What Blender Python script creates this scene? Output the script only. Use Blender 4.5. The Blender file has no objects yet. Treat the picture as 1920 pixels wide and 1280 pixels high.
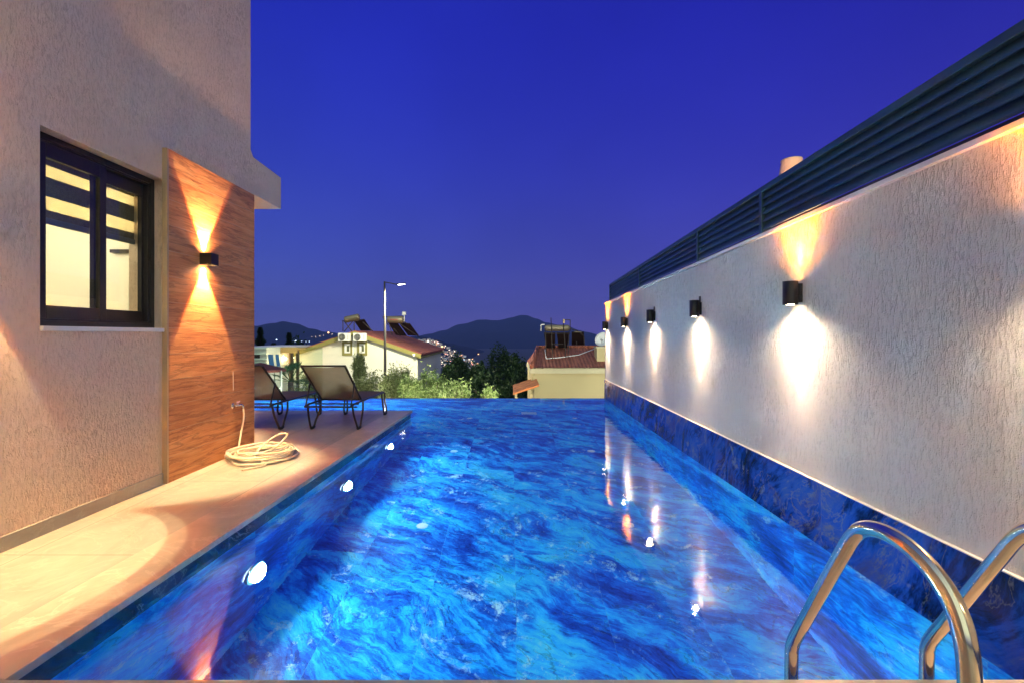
import bpy, bmesh, math, random
from mathutils import Vector, Matrix, Euler
random.seed(7)
HAZE=.00015
C = bpy.context.scene.collection
F = 853.3; U0 = 959.0; V0 = 627.0; H = 1.15      # pinhole model of the photograph: px focal, vanishing point, eye height over the deck
R = math.radians
def at(u, v, Y):
    return Vector(((u-U0)/F*Y, Y, H-(v-V0)/F*Y))
def px_w(n, Y): return n/F*Y

# ------------------------------------------------------------------ objects
def tag(o, label=None, cat=None, group=None, kind=None):
    if label: o['label'] = label
    if cat: o['category'] = cat
    if group: o['group'] = group
    if kind: o['kind'] = kind
    return o
def empty(name, loc=(0,0,0), rz=0, label=None, cat=None, group=None):
    o = bpy.data.objects.new(name, None); C.objects.link(o)
    o.location = loc; o.rotation_euler = (0,0,rz); o.empty_display_size = .1
    return tag(o, label, cat, group)
class MB:
    def __init__(s): s.v=[]; s.f=[]; s.sm=[]
    def add(s, vs, fs, smooth=False):
        b=len(s.v); s.v += [tuple(v) for v in vs]
        s.f += [tuple(i+b for i in f) for f in fs]; s.sm += [smooth]*len(fs); return s
    def box(s, x0,x1,y0,y1,z0,z1, M=None):
        if x0>x1:x0,x1=x1,x0
        if y0>y1:y0,y1=y1,y0
        if z0>z1:z0,z1=z1,z0
        vs=[(x0,y0,z0),(x1,y0,z0),(x1,y1,z0),(x0,y1,z0),(x0,y0,z1),(x1,y0,z1),(x1,y1,z1),(x0,y1,z1)]
        if M: vs=[M@Vector(v) for v in vs]
        return s.add(vs,[(0,3,2,1),(4,5,6,7),(0,1,5,4),(1,2,6,5),(2,3,7,6),(3,0,4,7)])
    def prism(s, poly, z0, z1):
        n=len(poly)
        vs=[(x,y,z0) for x,y in poly]+[(x,y,z1) for x,y in poly]
        return s.add(vs,[tuple(range(n-1,-1,-1)),tuple(range(n,2*n))]+[(i,(i+1)%n,n+(i+1)%n,n+i) for i in range(n)])
    def extr(s, prof, d, off):              # prof: 3D points of a planar ring, extruded by vector d
        n=len(prof); vs=[Vector(p) for p in prof]+[Vector(p)+Vector(off) for p in prof]
        return s.add(vs,[tuple(range(n-1,-1,-1)),tuple(range(n,2*n))]+[(i,(i+1)%n,n+(i+1)%n,n+i) for i in range(n)])
    def tube(s, pts, r, n=8, cap=True, closed=False):
        pts=[Vector(p) for p in pts]; rr = r if isinstance(r,(list,tuple)) else [r]*len(pts)
        vs=[]; m=len(pts); up=None
        for i,p in enumerate(pts):
            if closed: t=(pts[(i+1)%m]-pts[i-1])
            else: t=(pts[min(i+1,m-1)]-pts[max(i-1,0)])
            t.normalize()
            if up is None:
                up=Vector((0,0,1)) if abs(t.z)<.9 else Vector((1,0,0))
                up=(up-t*up.dot(t)).normalized()
            else:
                up=(up-t*up.dot(t)); 
                if up.length<1e-5: up=t.orthogonal()
                up.normalize()
            b=t.cross(up)
            for k in range(n):
                a=2*math.pi*k/n; vs.append(p+(up*math.cos(a)+b*math.sin(a))*rr[i])
        fs=[]
        for i in range(m if closed else m-1):
            j=(i+1)%m
            for k in range(n): fs.append((i*n+k,i*n+(k+1)%n,j*n+(k+1)%n,j*n+k))
        s.add(vs,fs,True)
        if cap and not closed:
            b=len(s.v)-len(vs)
            s.f.append(tuple(b+k for k in range(n-1,-1,-1))); s.sm.append(False)
            s.f.append(tuple(b+(m-1)*n+k for k in range(n))); s.sm.append(False)
        return s
    def lathe(s, prof, c=(0,0,0), n=24, axis='Z', capped=True):   # prof: list (r, h)
        vs=[]
        for r,h in prof:
            for k in range(n):
                a=2*math.pi*k/n; x,y=r*math.cos(a),r*math.sin(a)
                p={'Z':(x,y,h),'X':(h,x,y),'Y':(x,h,y)}[axis]
                vs.append((p[0]+c[0],p[1]+c[1],p[2]+c[2]))
        fs=[(i*n+k,i*n+(k+1)%n,(i+1)*n+(k+1)%n,(i+1)*n+k) for i in range(len(prof)-1) for k in range(n)]
        s.add(vs,fs,True)
        if capped:
            b=len(s.v)-len(vs); m=len(prof)-1
            s.f.append(tuple(b+k for k in range(n-1,-1,-1))); s.sm.append(False)
            s.f.append(tuple(b+m*n+k for k in range(n))); s.sm.append(False)
        return s
    def build(s, name, mat, parent=None, bevel=0, label=None, loc=None, fix=True):
        me=bpy.data.meshes.new(name); me.from_pydata(s.v,[],s.f); me.update()
        me.polygons.foreach_set('use_smooth', s.sm)
        if fix:
            bm=bmesh.new(); bm.from_mesh(me); bmesh.ops.recalc_face_normals(bm,faces=bm.faces); bm.to_mesh(me); bm.free()
        me.materials.append(mat)
        o=bpy.data.objects.new(name,me); C.objects.link(o)
        if parent:
            o.parent=parent
        if loc: o.location=loc
        if bevel:
            b=o.modifiers.new('bevel','BEVEL'); b.width=bevel; b.segments=2; b.limit_method='ANGLE'; b.angle_limit=R(40)
        if label: o['label']=label
        return o
def copy_tree(o, parent=None, first=True):
    c=o.copy(); C.objects.link(c)
    if parent: c.parent=parent
    for ch in [x for x in o.children]: copy_tree(ch,c)
    return c
def lamp(name, typ, loc, power, col, parent=None, size=.02, spot=None, blend=.2, direction=None, **k):
    L=bpy.data.lights.new(name,typ); L.energy=power; L.color=col
    if typ=='SPOT': L.spot_size=R(spot); L.spot_blend=blend; L.shadow_soft_size=size
    elif typ=='POINT': L.shadow_soft_size=size
    elif typ=='AREA': L.shape='DISK'; L.size=size; L.spread=R(k.get('spread',170))
    o=bpy.data.objects.new(name,L); C.objects.link(o); o.location=loc
    if direction is not None: o.rotation_euler=Vector(direction).to_track_quat('-Z','Y').to_euler()
    if parent: o.parent=parent
    return o

# ------------------------------------------------------------------ materials
class NT:
    def __init__(s,name):
        s.m=bpy.data.materials.new(name); s.m.use_nodes=True; s.t=s.m.node_tree; s.n=s.t.nodes; s.l=s.t.links
        s.n.clear(); s.out=s.n.new('ShaderNodeOutputMaterial')
    def node(s,ty,inp=None,**k):
        n=s.n.new('ShaderNode'+ty)
        for a,b in k.items(): setattr(n,a,b)
        for a,b in (inp or {}).items(): s.set(n.inputs[a],b)
        return n
    def set(s,sock,v):
        if isinstance(v,bpy.types.NodeSocket): s.l.new(v,sock)
        elif isinstance(v,bpy.types.Node): s.l.new(v.outputs[0],sock)
        else:
            if hasattr(sock.default_value,'__len__') and not hasattr(v,'__len__'): v=(v,)*len(sock.default_value)
            if hasattr(sock.default_value,'__len__') and len(sock.default_value)==4 and len(v)==3: v=(*v,1)
            sock.default_value=v
    def math(s,op,a,b=0,c=None,clamp=False):
        n=s.node('Math',operation=op,use_clamp=clamp); s.set(n.inputs[0],a); s.set(n.inputs[1],b)
        if c is not None: s.set(n.inputs[2],c)
        return n.outputs[0]
    def vmath(s,op,a,b=(0,0,0)):
        n=s.node('VectorMath',operation=op); s.set(n.inputs[0],a)
        if op=='SCALE': s.set(n.inputs['Scale'],b)
        else: s.set(n.inputs[1],b)
        return n.outputs[0]
    def ramp(s,f,stops,interp='LINEAR'):
        n=s.node('ValToRGB'); n.color_ramp.interpolation=interp; e=n.color_ramp.elements
        while len(e)<len(stops): e.new(.5)
        for i,(p,c) in enumerate(stops):
            e[i].position=p; e[i].color=(*c,1) if hasattr(c,'__len__') else (c,c,c,1)
        s.set(n.inputs[0],f); return n.outputs[0]
    def mix(s,f,a,b,blend='MIX'):
        n=s.node('Mix',data_type='RGBA',blend_type=blend,clamp_factor=True)
        s.set(n.inputs[0],f); s.set(n.inputs[6],a); s.set(n.inputs[7],b); return n.outputs[2]
    def noise(s,vec,scale,detail=4,rough=.5,dist=0):
        n=s.node('TexNoise',{'Vector':vec,'Scale':scale,'Detail':detail,'Roughness':rough,'Distortion':dist}); return n.outputs[0]
    def obj(s): return s.node('TexCoord').outputs['Object']
    def map(s,vec,scale=(1,1,1),rot=(0,0,0),loc=(0,0,0)):
        return s.node('Mapping',{'Vector':vec,'Location':loc,'Rotation':rot,'Scale':scale}).outputs[0]
    def bump(s,h,strength=.5,dist=.01,normal=None):
        n=s.node('Bump',{'Height':h,'Strength':strength,'Distance':dist})
        if normal: s.set(n.inputs['Normal'],normal)
        return n.outputs[0]
    def bsdf(s,col,rough=.6,metal=0,normal=None,spec=.5,**k):
        n=s.node('BsdfPrincipled',{'Base Color':col,'Roughness':rough,'Metallic':metal,'Specular IOR Level':spec})
        if normal: s.set(n.inputs['Normal'],normal)
        for a,b in k.items(): s.set(n.inputs[a.replace('_',' ')],b)
        s.l.new(n.outputs[0],s.out.inputs[0]); return s.m

def plain(name,col,rough=.6,metal=0,var=.12,scale=6,bump=0,bscale=60,spec=.5):
    t=NT(name); o=t.obj(); n=t.noise(o,scale,6,.6)
    c=t.mix(n,[x*(1-var) for x in col],[min(1,x*(1+var)) for x in col])
    nm=t.bump(t.noise(o,bscale,4,.6),bump,.004) if bump else None
    r=t.math('MULTIPLY_ADD',n,.15,rough-.07)
    return t.bsdf(c,r,metal,nm,spec)
def emit(name,col,s):
    t=NT(name); e=t.node('Emission',{'Color':col,'Strength':s}); t.l.new(e.outputs[0],t.out.inputs[0]); return t.m

def stucco(name,col,rough=.5,spec=.4,bs=1.0,zs=.22):
    t=NT(name); o=t.obj()
    v1=t.map(o,(1,1,zs)); a=t.noise(v1,95,5,.62,.4)
    b=t.noise(o,170,3,.55); c=t.noise(t.map(o,(1,1,zs*.7)),70,4,.7,.8)
    g=t.ramp(c,[(.52,0.0),(.66,1.0)])
    h=t.math('ADD',t.math('MULTIPLY',a,.75),t.math('MULTIPLY',b,.35))
    h=t.math('SUBTRACT',h,t.math('MULTIPLY',g,.45))
    h=t.math('MULTIPLY',h,t.math('MULTIPLY_ADD',t.noise(o,2.3,4,.6),1.6,.05))
    h=t.math('ADD',h,t.math('MULTIPLY',t.noise(o,16,3,.5),.35))
    big=t.noise(o,1.4,5,.55); cc=t.mix(big,[x*.93 for x in col],[min(1,x*1.05) for x in col])
    cc=t.mix(t.math('MULTIPLY',g,.22),cc,[x*.62 for x in col])
    strk=t.noise(t.map(o,(1,1,.08)),9,5,.6)
    cc=t.mix(t.math('MULTIPLY',t.ramp(strk,[(.52,0.),(.72,1.)]),.22),cc,[x*.7 for x in col])
    return t.bsdf(cc,t.math('MULTIPLY_ADD',b,.2,rough-.1),0,t.bump(h,1.0,.013*bs),spec)

def marble(name, a, b, ta, tb, a0=0, b0=0, rot=.7, streak=3.2, dark=0.0, grout=(.25,.45,.6), wet=True):
    """blue quartzite-look tile; a, b name the two surface axes, ta x tb metres per tile"""
    t=NT(name); s=t.node('SeparateXYZ',{0:t.obj()}); A=s.outputs[a]; B=s.outputs[b]
    ua=t.math('DIVIDE',t.math('SUBTRACT',A,a0),ta); ub=t.math('DIVIDE',t.math('SUBTRACT',B,b0),tb)
    ia=t.math('FLOOR',ua); ib=t.math('FLOOR',ub)
    w=t.node('TexWhiteNoise',{'Vector':t.node('CombineXYZ',{0:ia,1:ib,2:.37}).outputs[0]},noise_dimensions='3D')
    off=t.vmath('SCALE',w.outputs['Color'],23.0 if dark else .22)
    base=t.vmath('ADD',t.node('CombineXYZ',{0:A,1:B,2:0.0}).outputs[0],off)
    flip=t.math('MULTIPLY_ADD',w.outputs[0],.10,rot-.05)
    rt=t.node('VectorRotate',{'Vector':base,'Angle':flip},rotation_type='Z_AXIS').outputs[0]
    warp=t.node('TexNoise',{'Vector':rt,'Scale':1.3,'Detail':3}).outputs['Color']
    v=t.vmath('ADD',rt,t.vmath('SCALE',warp,.5))
    v=t.map(v,(1,streak,1))
    n1=t.noise(v,1.5,12,.66,.45)
    n2=t.noise(t.map(v,(1,2.2,1)),5.5,8,.75,.3)
    n3=t.noise(base,2.2,10,.74,.6)
    m=t.math('ADD',t.math('MULTIPLY',n1,.52),t.math('ADD',t.math('MULTIPLY',n2,.26),t.math('MULTIPLY',n3,.22)))
    k=1-dark
    col=t.ramp(m,[(.385,(.003*k,.008*k,.13*k)),(.44,(.003*k,.06*k,.46*k)),(.485,(.004*k,.18*k,.74*k)),(.53,(.015*k,.46*k,.92*k)),(.59,(.08*k,.66*k,.90*k)),(.65,(.38*k,.74*k,.86*k))])
    if dark: col=t.ramp(m,[(.39,(.003,.006,.03)),(.45,(.008,.038,.22)),(.50,(.018,.10,.55)),(.55,(.05,.13,.50)),(.60,(.20,.20,.30)),(.66,(.55,.53,.55))])
    if dark>.8: col=t.ramp(m,[(.40,(.001,.002,.008)),(.47,(.003,.008,.035)),(.53,(.006,.02,.09)),(.60,(.05,.05,.08)),(.67,(.28,.25,.24))])
    # pale crystals and thin dark cracks
    cr=t.ramp(t.noise(base,8,10,.8,.3),[(.53,0.),(.60,1.)])
    zone=t.ramp(t.noise(v,1.6,5,.62,.3),[(.50,0.),(.60,1.)])
    col=t.mix(t.math('MULTIPLY',t.math('MULTIPLY',cr,zone),.95-.45*dark),col,(.62,.80,.82) if not dark else (.33,.34,.36))
    vein=t.math('ABSOLUTE',t.math('SUBTRACT',t.noise(v,1.3,9,.6,.6),.5))
    vn=t.ramp(vein,[(.0,1.),(.010 if not dark else .006,0.)])
    col=t.mix(t.math('MULTIPLY',vn,.55 if not dark else .6),col,(.004,.02,.06) if not dark else (.30,.27,.25))
    if dark:
        br=t.ramp(t.noise(v,1.1,6,.6,1.),[(.52,0.),(.68,1.)])
        col=t.mix(t.math('MULTIPLY',br,.55),col,(.12,.07,.05))
    fa=t.math('FRACT',ua); fb=t.math('FRACT',ub)
    da=t.math('MULTIPLY',t.math('MINIMUM',fa,t.math('SUBTRACT',1.,fa)),ta)
    db=t.math('MULTIPLY',t.math('MINIMUM',fb,t.math('SUBTRACT',1.,fb)),tb)
    g=t.math('LESS_THAN',t.math('MINIMUM',da,db),.0016)
    col=t.mix(t.math('MULTIPLY',g,.28),col,grout)
    return t.bsdf(col,.22 if dark else .35,0,None,.5)

def wood(name):
    t=NT(name); o=t.obj(); s=t.node('SeparateXYZ',{0:o}); Y=s.outputs[1]; Z=s.outputs[2]
    uz=t.math('DIVIDE',Z,.2); iz=t.math('FLOOR',uz)
    w=t.node('TexWhiteNoise',{'W':iz},noise_dimensions='1D')
    v=t.node('CombineXYZ',{0:t.math('MULTIPLY',w.outputs[0],31.),1:t.math('ADD',Y,t.math('MULTIPLY',w.outputs[0],17.)),2:Z}).outputs[0]
    wp=t.node('TexNoise',{'Vector':v,'Scale':1.6,'Detail':2}).outputs['Color']
    v2=t.map(t.vmath('ADD',v,t.vmath('SCALE',wp,.07)),(1,.8,6.5))
    g1=t.noise(v2,2.2,8,.62,.8); g2=t.noise(t.map(v,(1,1.,24)),5,6,.6)
    m=t.math('ADD',t.math('MULTIPLY',g1,.62),t.math('MULTIPLY',g2,.38))
    col=t.ramp(m,[(.32,(.30,.098,.032)),(.42,(.50,.19,.065)),(.53,(.64,.27,.10)),(.68,(.76,.39,.17))])
    rd_=t.math('ABSOLUTE',t.math('SUBTRACT',t.noise(t.map(v2,(1,1,1.3)),1.5,7,.6,.5),.5)); rl=t.ramp(rd_,[(0.,1.),(.035,0.)])
    col=t.mix(t.math('MULTIPLY',rl,.5),col,(.10,.028,.010))
    m=t.math('SUBTRACT',m,t.math('MULTIPLY',rl,.3))
    col=t.mix(t.math('MULTIPLY',w.outputs[0],.25),col,(.24,.07,.025))
    fz=t.math('FRACT',uz); dz=t.math('MULTIPLY',t.math('MINIMUM',fz,t.math('SUBTRACT',1.,fz)),.2)
    gr=t.math('LESS_THAN',dz,.0018); col=t.mix(t.math('MULTIPLY',gr,.8),col,(.55,.36,.22))
    return t.bsdf(col,.42,0,t.bump(m,.45,.004),.4)

def stone(name,col,vein,ta=0,tb=0,a0=0,b0=0,rough=.38,streak=(1,.35,1)):
    t=NT(name); o=t.obj(); s=t.node('SeparateXYZ',{0:o})
    v=t.map(o,streak); n=t.noise(v,3.2,10,.62,.9); n2=t.noise(o,14,8,.6)
    c=t.mix(t.ramp(n,[(.35,0.),(.65,1.)]),[x*.80 for x in col],[min(1,x*1.14) for x in col])
    c=t.mix(t.math('MULTIPLY',n2,.3),c,[x*.78 for x in col])
    ve=t.math('ABSOLUTE',t.math('SUBTRACT',t.noise(o,2.1,9,.6,1.4),.5))
    c=t.mix(t.math('MULTIPLY',t.ramp(ve,[(0.,1.),(.02,0.)]),.4),c,vein)
    if ta:
        ds=[]
        for ax,tt,oo in ((0,ta,a0),(1,tb,b0)):
            u=t.math('DIVIDE',t.math('SUBTRACT',s.outputs[ax],oo),tt); f=t.math('FRACT',u)
            ds.append(t.math('MULTIPLY',t.math('MINIMUM',f,t.math('SUBTRACT',1.,f)),tt))
        g=t.math('LESS_THAN',t.math('MINIMUM',*ds),.003)
        c=t.mix(t.math('MULTIPLY',g,.9),c,[x*.45 for x in col])
        st=t.ramp(t.noise(o,1.7,7,.65,.8),[(.50,0.),(.72,1.)]); c=t.mix(t.math('MULTIPLY',st,.35),c,[x*.55 for x in col])
    return t.bsdf(c,t.math('MULTIPLY_ADD',n2,.18,rough-.05),0,t.bump(n2,.10,.002),.45)

M={}
M['stucco_house']=stucco('stucco_house',(.79,.585,.43),.42,.5,.9,.42)
M['stucco_wall']=stucco('stucco_wall',(.74,.70,.64),.6,.3,.8,.36)
M['cap']=plain('cap_stone',(.72,.69,.66),.45,0,.06,9,.1)
M['wood']=wood('wood_look_plank')
M['floor_tile']=marble('pool_floor_marble',0,1,.6,1.2,.03,.09,.62)
M['side_tile']=marble('pool_side_marble',1,2,1.2,.6,.55,-.1,.35,2.6)
M['end_tile']=marble('pool_end_marble',0,2,1.2,.6,.03,-.1,.35,2.6)
M['band_tile']=marble('waterline_marble',1,2,1.2,5.,2.69,-2.,.9,2.6,dark=.72,grout=(.3,.3,.34))
M['band_left']=marble('waterline_marble_left',1,2,1.2,5.,2.69,-2.,.5,2.2,dark=.9,grout=(.3,.3,.34))
M['band_end']=marble('waterline_marble_end',0,2,1.2,5.,.03,-2.,.9,2.6,dark=.72,grout=(.3,.3,.34))
M['deck']=stone('deck_porcelain',(.40,.355,.29),(.5,.45,.36),.6,1.2,-2.55,2.38,.36)
M['coping']=stone('coping_marble',(.52,.40,.31),(.74,.62,.5),0,0,0,0,.28,(1,1,1))
M['alu_dark']=plain('dark_aluminium',(.022,.017,.016),.38,.0,.1)
M['louver']=plain('anthracite_louver',(.055,.12,.15),.33,.35,.12,4)
M['steel']=plain('polished_steel',(.82,.70,.52),.13,1,.04,30)
M['black']=plain('black_powdercoat',(.018,.014,.012),.4,0,.1)
M['bronze']=plain('bronze_tube',(.060,.040,.028),.35,.5,.15)
M['rubber']=plain('black_rubber',(.02,.02,.02),.7)
M['hose']=plain('cream_hose',(.72,.62,.48),.45,0,.08,20)
M['chrome']=plain('chrome',(.75,.72,.68),.15,1,.04)
M['white']=plain('white_plastic',(.78,.78,.75),.4,0,.05)
M['grey']=plain('grey_metal',(.30,.30,.30),.45,.6,.15)
M['galv']=plain('galvanised_pole',(.07,.062,.06),.5,.4,.12)

def glass(name,col=(.9,.96,.94),rough=0):
    t=NT(name)
    g=t.node('BsdfGlossy',{'Roughness':.02}); tr=t.node('BsdfTransparent',{'Color':col}); lw=t.node('LayerWeight',{'Blend':.5}); fr=t.node('Math',{0:t.math('POWER',lw.outputs['Facing'],5.0),1:.9,2:.05},operation='MULTIPLY_ADD')
    m=t.node('MixShader'); t.l.new(fr.outputs[0],m.inputs[0]); t.l.new(tr.outputs[0],m.inputs[1]); t.l.new(g.outputs[0],m.inputs[2])
    t.l.new(m.outputs[0],t.out.inputs[0]); return t.m
M['glass']=glass('window_glass')
M['glass_green']=glass('balustrade_glass',(.86,.95,.88))

def mesh_fabric(name,col,opac=.86):
    t=NT(name); o=t.obj()
    w=t.node('TexNoise',{'Vector':o,'Scale':420.,'Detail':2}).outputs[0]
    c=t.mix(t.noise(o,9,5,.6),[x*.85 for x in col],[x*1.2 for x in col])
    p=t.node('BsdfPrincipled',{'Base Color':c,'Roughness':.6})
    tl=t.node('BsdfTranslucent',{'Color':c}); mm=t.node('MixShader',{0:.3}); t.l.new(p.outputs[0],mm.inputs[1]); t.l.new(tl.outputs[0],mm.inputs[2])
    tr=t.node('BsdfTransparent'); m=t.node('MixShader')
    t.set(m.inputs[0],t.math('ADD',opac-.1,t.math('MULTIPLY',t.math('GREATER_THAN',w,.42),.1)))
    t.l.new(tr.outputs[0],m.inputs[1]); t.l.new(mm.outputs[0],m.inputs[2]); t.l.new(m.outputs[0],t.out.inputs[0]); return t.m
M['sling']=mesh_fabric('sling_fabric',(.25,.14,.06))

def leaf(name,c1,c2,c3):
    t=NT(name); g=t.node('NewGeometry'); r=g.outputs['Random Per Island']
    c=t.ramp(r,[(0.,c1),(.55,c2),(1.,c3)])
    p=t.node('BsdfPrincipled',{'Base Color':c,'Roughness':.55,'Specular IOR Level':.3})
    tl=t.node('BsdfTranslucent',{'Color':c}); m=t.node('MixShader',{0:.3})
    t.l.new(p.outputs[0],m.inputs[1]); t.l.new(tl.outputs[0],m.inputs[2]); t.l.new(m.outputs[0],t.out.inputs[0]); return t.m
M['leaf_olive']=leaf('olive_leaf',(.13,.16,.05),(.26,.30,.11),(.42,.44,.22))
M['leaf_bright']=leaf('young_leaf',(.12,.19,.04),(.22,.30,.09),(.34,.41,.17))
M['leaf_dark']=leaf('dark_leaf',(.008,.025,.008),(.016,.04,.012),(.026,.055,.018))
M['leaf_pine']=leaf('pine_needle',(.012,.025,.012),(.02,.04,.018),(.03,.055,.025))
M['leaf_palm']=leaf('palm_leaf',(.02,.07,.03),(.04,.12,.05),(.06,.16,.07))
M['bark']=plain('bark',(.09,.065,.045),.85,0,.3,12,.5)

def water_mat():
    t=NT('pool_water'); o=t.obj()
    w=t.node('TexNoise',{'Vector':t.map(o,(1.,.9,1)),'Scale':1.1,'Detail':2,'Distortion':.3}).outputs[0]
    a=t.noise(t.map(o,(1,1.5,1),(0,0,.3)),2.6,3,.5,.4); b=t.noise(t.map(o,(1,1.3,1),(0,0,-.4)),9,3,.55,.3)
    h=t.math('ADD',t.math('MULTIPLY',w,1.),t.math('ADD',t.math('MULTIPLY',a,.34),t.math('MULTIPLY',b,.11)))
    nm=t.bump(h,1.0,WATER_BUMP)
    rf=t.node('BsdfRefraction',{'Color':(.80,.93,1.0),'Roughness':0.0,'IOR':1.33,'Normal':nm})
    gl=t.node('BsdfGlossy',{'Color':(1,1,1),'Roughness':0.03,'Normal':nm}); fr=t.node('Fresnel',{'IOR':1.33,'Normal':nm}).outputs[0]
    k=t.math('MAXIMUM',fr,t.math('MINIMUM',t.math('MULTIPLY',fr,2.0),.30)); mx=t.node('MixShader'); t.set(mx.inputs[0],k)
    t.l.new(rf.outputs[0],mx.inputs[1]); t.l.new(gl.outputs[0],mx.inputs[2]); t.l.new(mx.outputs[0],t.out.inputs[0]); return t.m
WATER_BUMP=.006
M['water']=water_mat()

# ------------------------------------------------------------------ pool geometry numbers
WZ=-.10; FZ=-1.30                       # water level, pool floor
def xl(Y): return -1.69+.0341*(Y-1.52)  # inner edge of the left coping (the house side is not quite parallel)
YN,YD,YF=1.52,6.91,8.97                 # near edge, end of the deck, infinity edge
XR=1.83; XLL=-8.2
def deck_poly(inset=0.):
    return None

# pool (one thing with its parts)
pool=empty('swimming_pool',(0,3,FZ),0,'long blue marble tiled infinity pool lit from within, between house and boundary wall','swimming pool')
pool.location=(0,0,0)
m=MB(); m.box(XLL-.3,XR+.3,YN-.3,YF+.0,FZ-.15,FZ); m.build('pool_floor',M['floor_tile'],pool)
# left side wall (inclined in plan), upper band is drier and darker stone
def wall_left(z0,z1,inset):
    m=MB(); m.prism([(xl(YN)-inset,YN),(xl(YD)-inset,YD-inset),(xl(YD)-.35,YD-.35),(xl(YN)-.35,YN)],z0,z1); return m
wall_left(FZ,-.152,.02).build('pool_side',M['side_tile'],pool)
wall_left(-.152,-.034,.0205).build('waterline_band',M['band_left'],pool)
m=MB(); m.box(XLL,xl(YD)-.352,YD-.35,YD-.02,FZ,-.152); m.build('pool_side',M['end_tile'],pool)
m=MB(); m.box(XLL,xl(YD)-.352,YD-.35,YD-.0205,-.152,-.034); m.build('waterline_band',M['band_end'],pool)
m=MB(); m.box(xl(YN)-.35,XR+.0,YN-.3,YN+.02,FZ,WZ-.002); m.build('pool_side',M['end_tile'],pool)
m=MB(); m.box(xl(YN)-.35,XR+.0,YN-.3,YN+.0195,WZ-.002,-.034); m.build('waterline_band',M['band_end'],pool)
m=MB(); m.box(XR,XR+.2,YN-.3,YF,FZ,WZ-.002); m.build('pool_side',M['side_tile'],pool)
m=MB(); m.box(XLL-.2,XLL,YD-.3,YF,FZ,-.05); m.build('pool_side',M['side_tile'],pool)
m=MB(); m.box(XLL-.2,XR+.2,YF-.09,YF,-3.9,WZ-.006); m.build('infinity_edge',M['end_tile'],pool)
# water
W=MB()
nx=1
W.add([(xl(YN)-.1,YN-.1,WZ),(XR+.01,YN-.1,WZ),(XR+.01,YF+.004,WZ),(XLL-.02,YF+.004,WZ),(XLL-.02,YD-.1,WZ),(xl(YD)-.1,YD-.1,WZ)],[(0,1,2,3,4,5)])
wo=W.build('water',M['water']); tag(wo,'still blue pool water with soft ripples and lamp reflections','water',kind='structure')
# floor fittings
for i,(x,y) in enumerate([(-.81,4.12),(1.06,4.12),(-.78,6.16),(1.08,6.16),(-.74,8.14),(1.13,8.14)]):
    m=MB(); m.lathe([(.052,0),(.052,.006),(.04,.011),(.012,.012)],(x,y,FZ),20); m.build('floor_inlet',M['white'],pool)
m=MB(); m.box(.19,.47,8.48,8.70,FZ,FZ+.012)
for k in range(6): m.box(.20+.045*k,.225+.045*k,8.49,8.69,FZ+.012,FZ+.018)
m.build('drain_grate',M['white'],pool)
# underwater lamps
LENS=emit('pool_lamp_lens',(.85,.97,1.0),26)
HALO=emit('pool_lamp_halo',(.25,.75,1.0),1.5); PL_COL=(.62,.93,1.0); PL_W=38
for i,Y in enumerate([2.93,4.40,5.78]):
    x=xl(Y)-.02
    m=MB(); m.lathe([(.105,0),(.105,.018),(.088,.022),(.088,.012)],(x,Y,-.75),28,'X',False); rg=m.build('underwater_lamp',M['chrome'],pool)
    m=MB(); m.lathe([(.086,.013),(.06,.020),(.02,.024)],(x,Y,-.75),28,'X'); m.build('lens',LENS,rg)
    lamp('pool_light','AREA',(x+.03,Y,-.75),PL_W,PL_COL,rg,.17,direction=(1,0,.27)); MB().lathe([(.1045,.0185),(.0885,.0225)],(x,Y,-.75),28,'X',False).build('glow_ring',HALO,rg)  # dim emissive ring added round the lens to imitate its soft halo
for i,X in enumerate([-2.6,-4.4,-6.4]):
    m=MB(); m.lathe([(.105,0),(.105,.018),(.088,.022),(.088,.012)],(X,YD-.02,-.75),28,'Y',False); rg=m.build('underwater_lamp',M['chrome'],pool)
    m=MB(); m.lathe([(.086,.013),(.06,.020),(.02,.024)],(X,YD-.02,-.75),28,'Y'); m.build('lens',LENS,rg)
    lamp('pool_light','AREA',(X,YD+.01,-.75),PL_W,PL_COL,rg,.17,direction=(0,1,0))
for i,X in enumerate([-.25,1.1]):         # in the near end, under the camera
    m=MB(); m.lathe([(.105,0),(.105,.018),(.088,.022),(.088,.012)],(X,YN+.02,-.75),28,'Y',False); rg=m.build('underwater_lamp',M['chrome'],pool)
    m=MB(); m.lathe([(.086,.013),(.06,.020),(.02,.024)],(X,YN+.02,-.75),28,'Y'); m.build('lens',LENS,rg)
    lamp('pool_light','AREA',(X,YN+.05,-.75),PL_W*.34,PL_COL,rg,.17,direction=(0,1,.5))

# ------------------------------------------------------------------ deck and coping
m=MB()
cw=.32
m.prism([(-2.70,-4),(-1.2,-4),(XR,-4),(XR,YN-cw),(xl(YN)-cw,YN-cw),(xl(YD)-cw,YD-cw),(-9.5,YD-cw),(-9.5,4.0),(-2.70,4.0)],-.25,0)
tag(m.build('deck',M['deck']),kind='structure')
m=MB()
c0=.002
P0=(xl(YN),YN); P1=(xl(YD),YD)
m.prism([P0,P1,(xl(YD)-cw+c0,YD-cw+c0),(xl(YN)-cw+c0,YN-.0)],-.032,.001)
m.prism([(-9.5,YD-cw+c0),(xl(YD)-cw,YD-cw+c0),(xl(YD)-.002,YD),(-9.5,YD)],-.032,.0008)
m.prism([(xl(YN)-cw+c0,YN-cw+c0),(XR,YN-cw+c0),(XR,YN),(xl(YN)-cw+c0,YN-.002)],-.032,.0006)
tag(m.build('coping',M['coping'],bevel=.003),kind='structure')

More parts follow.
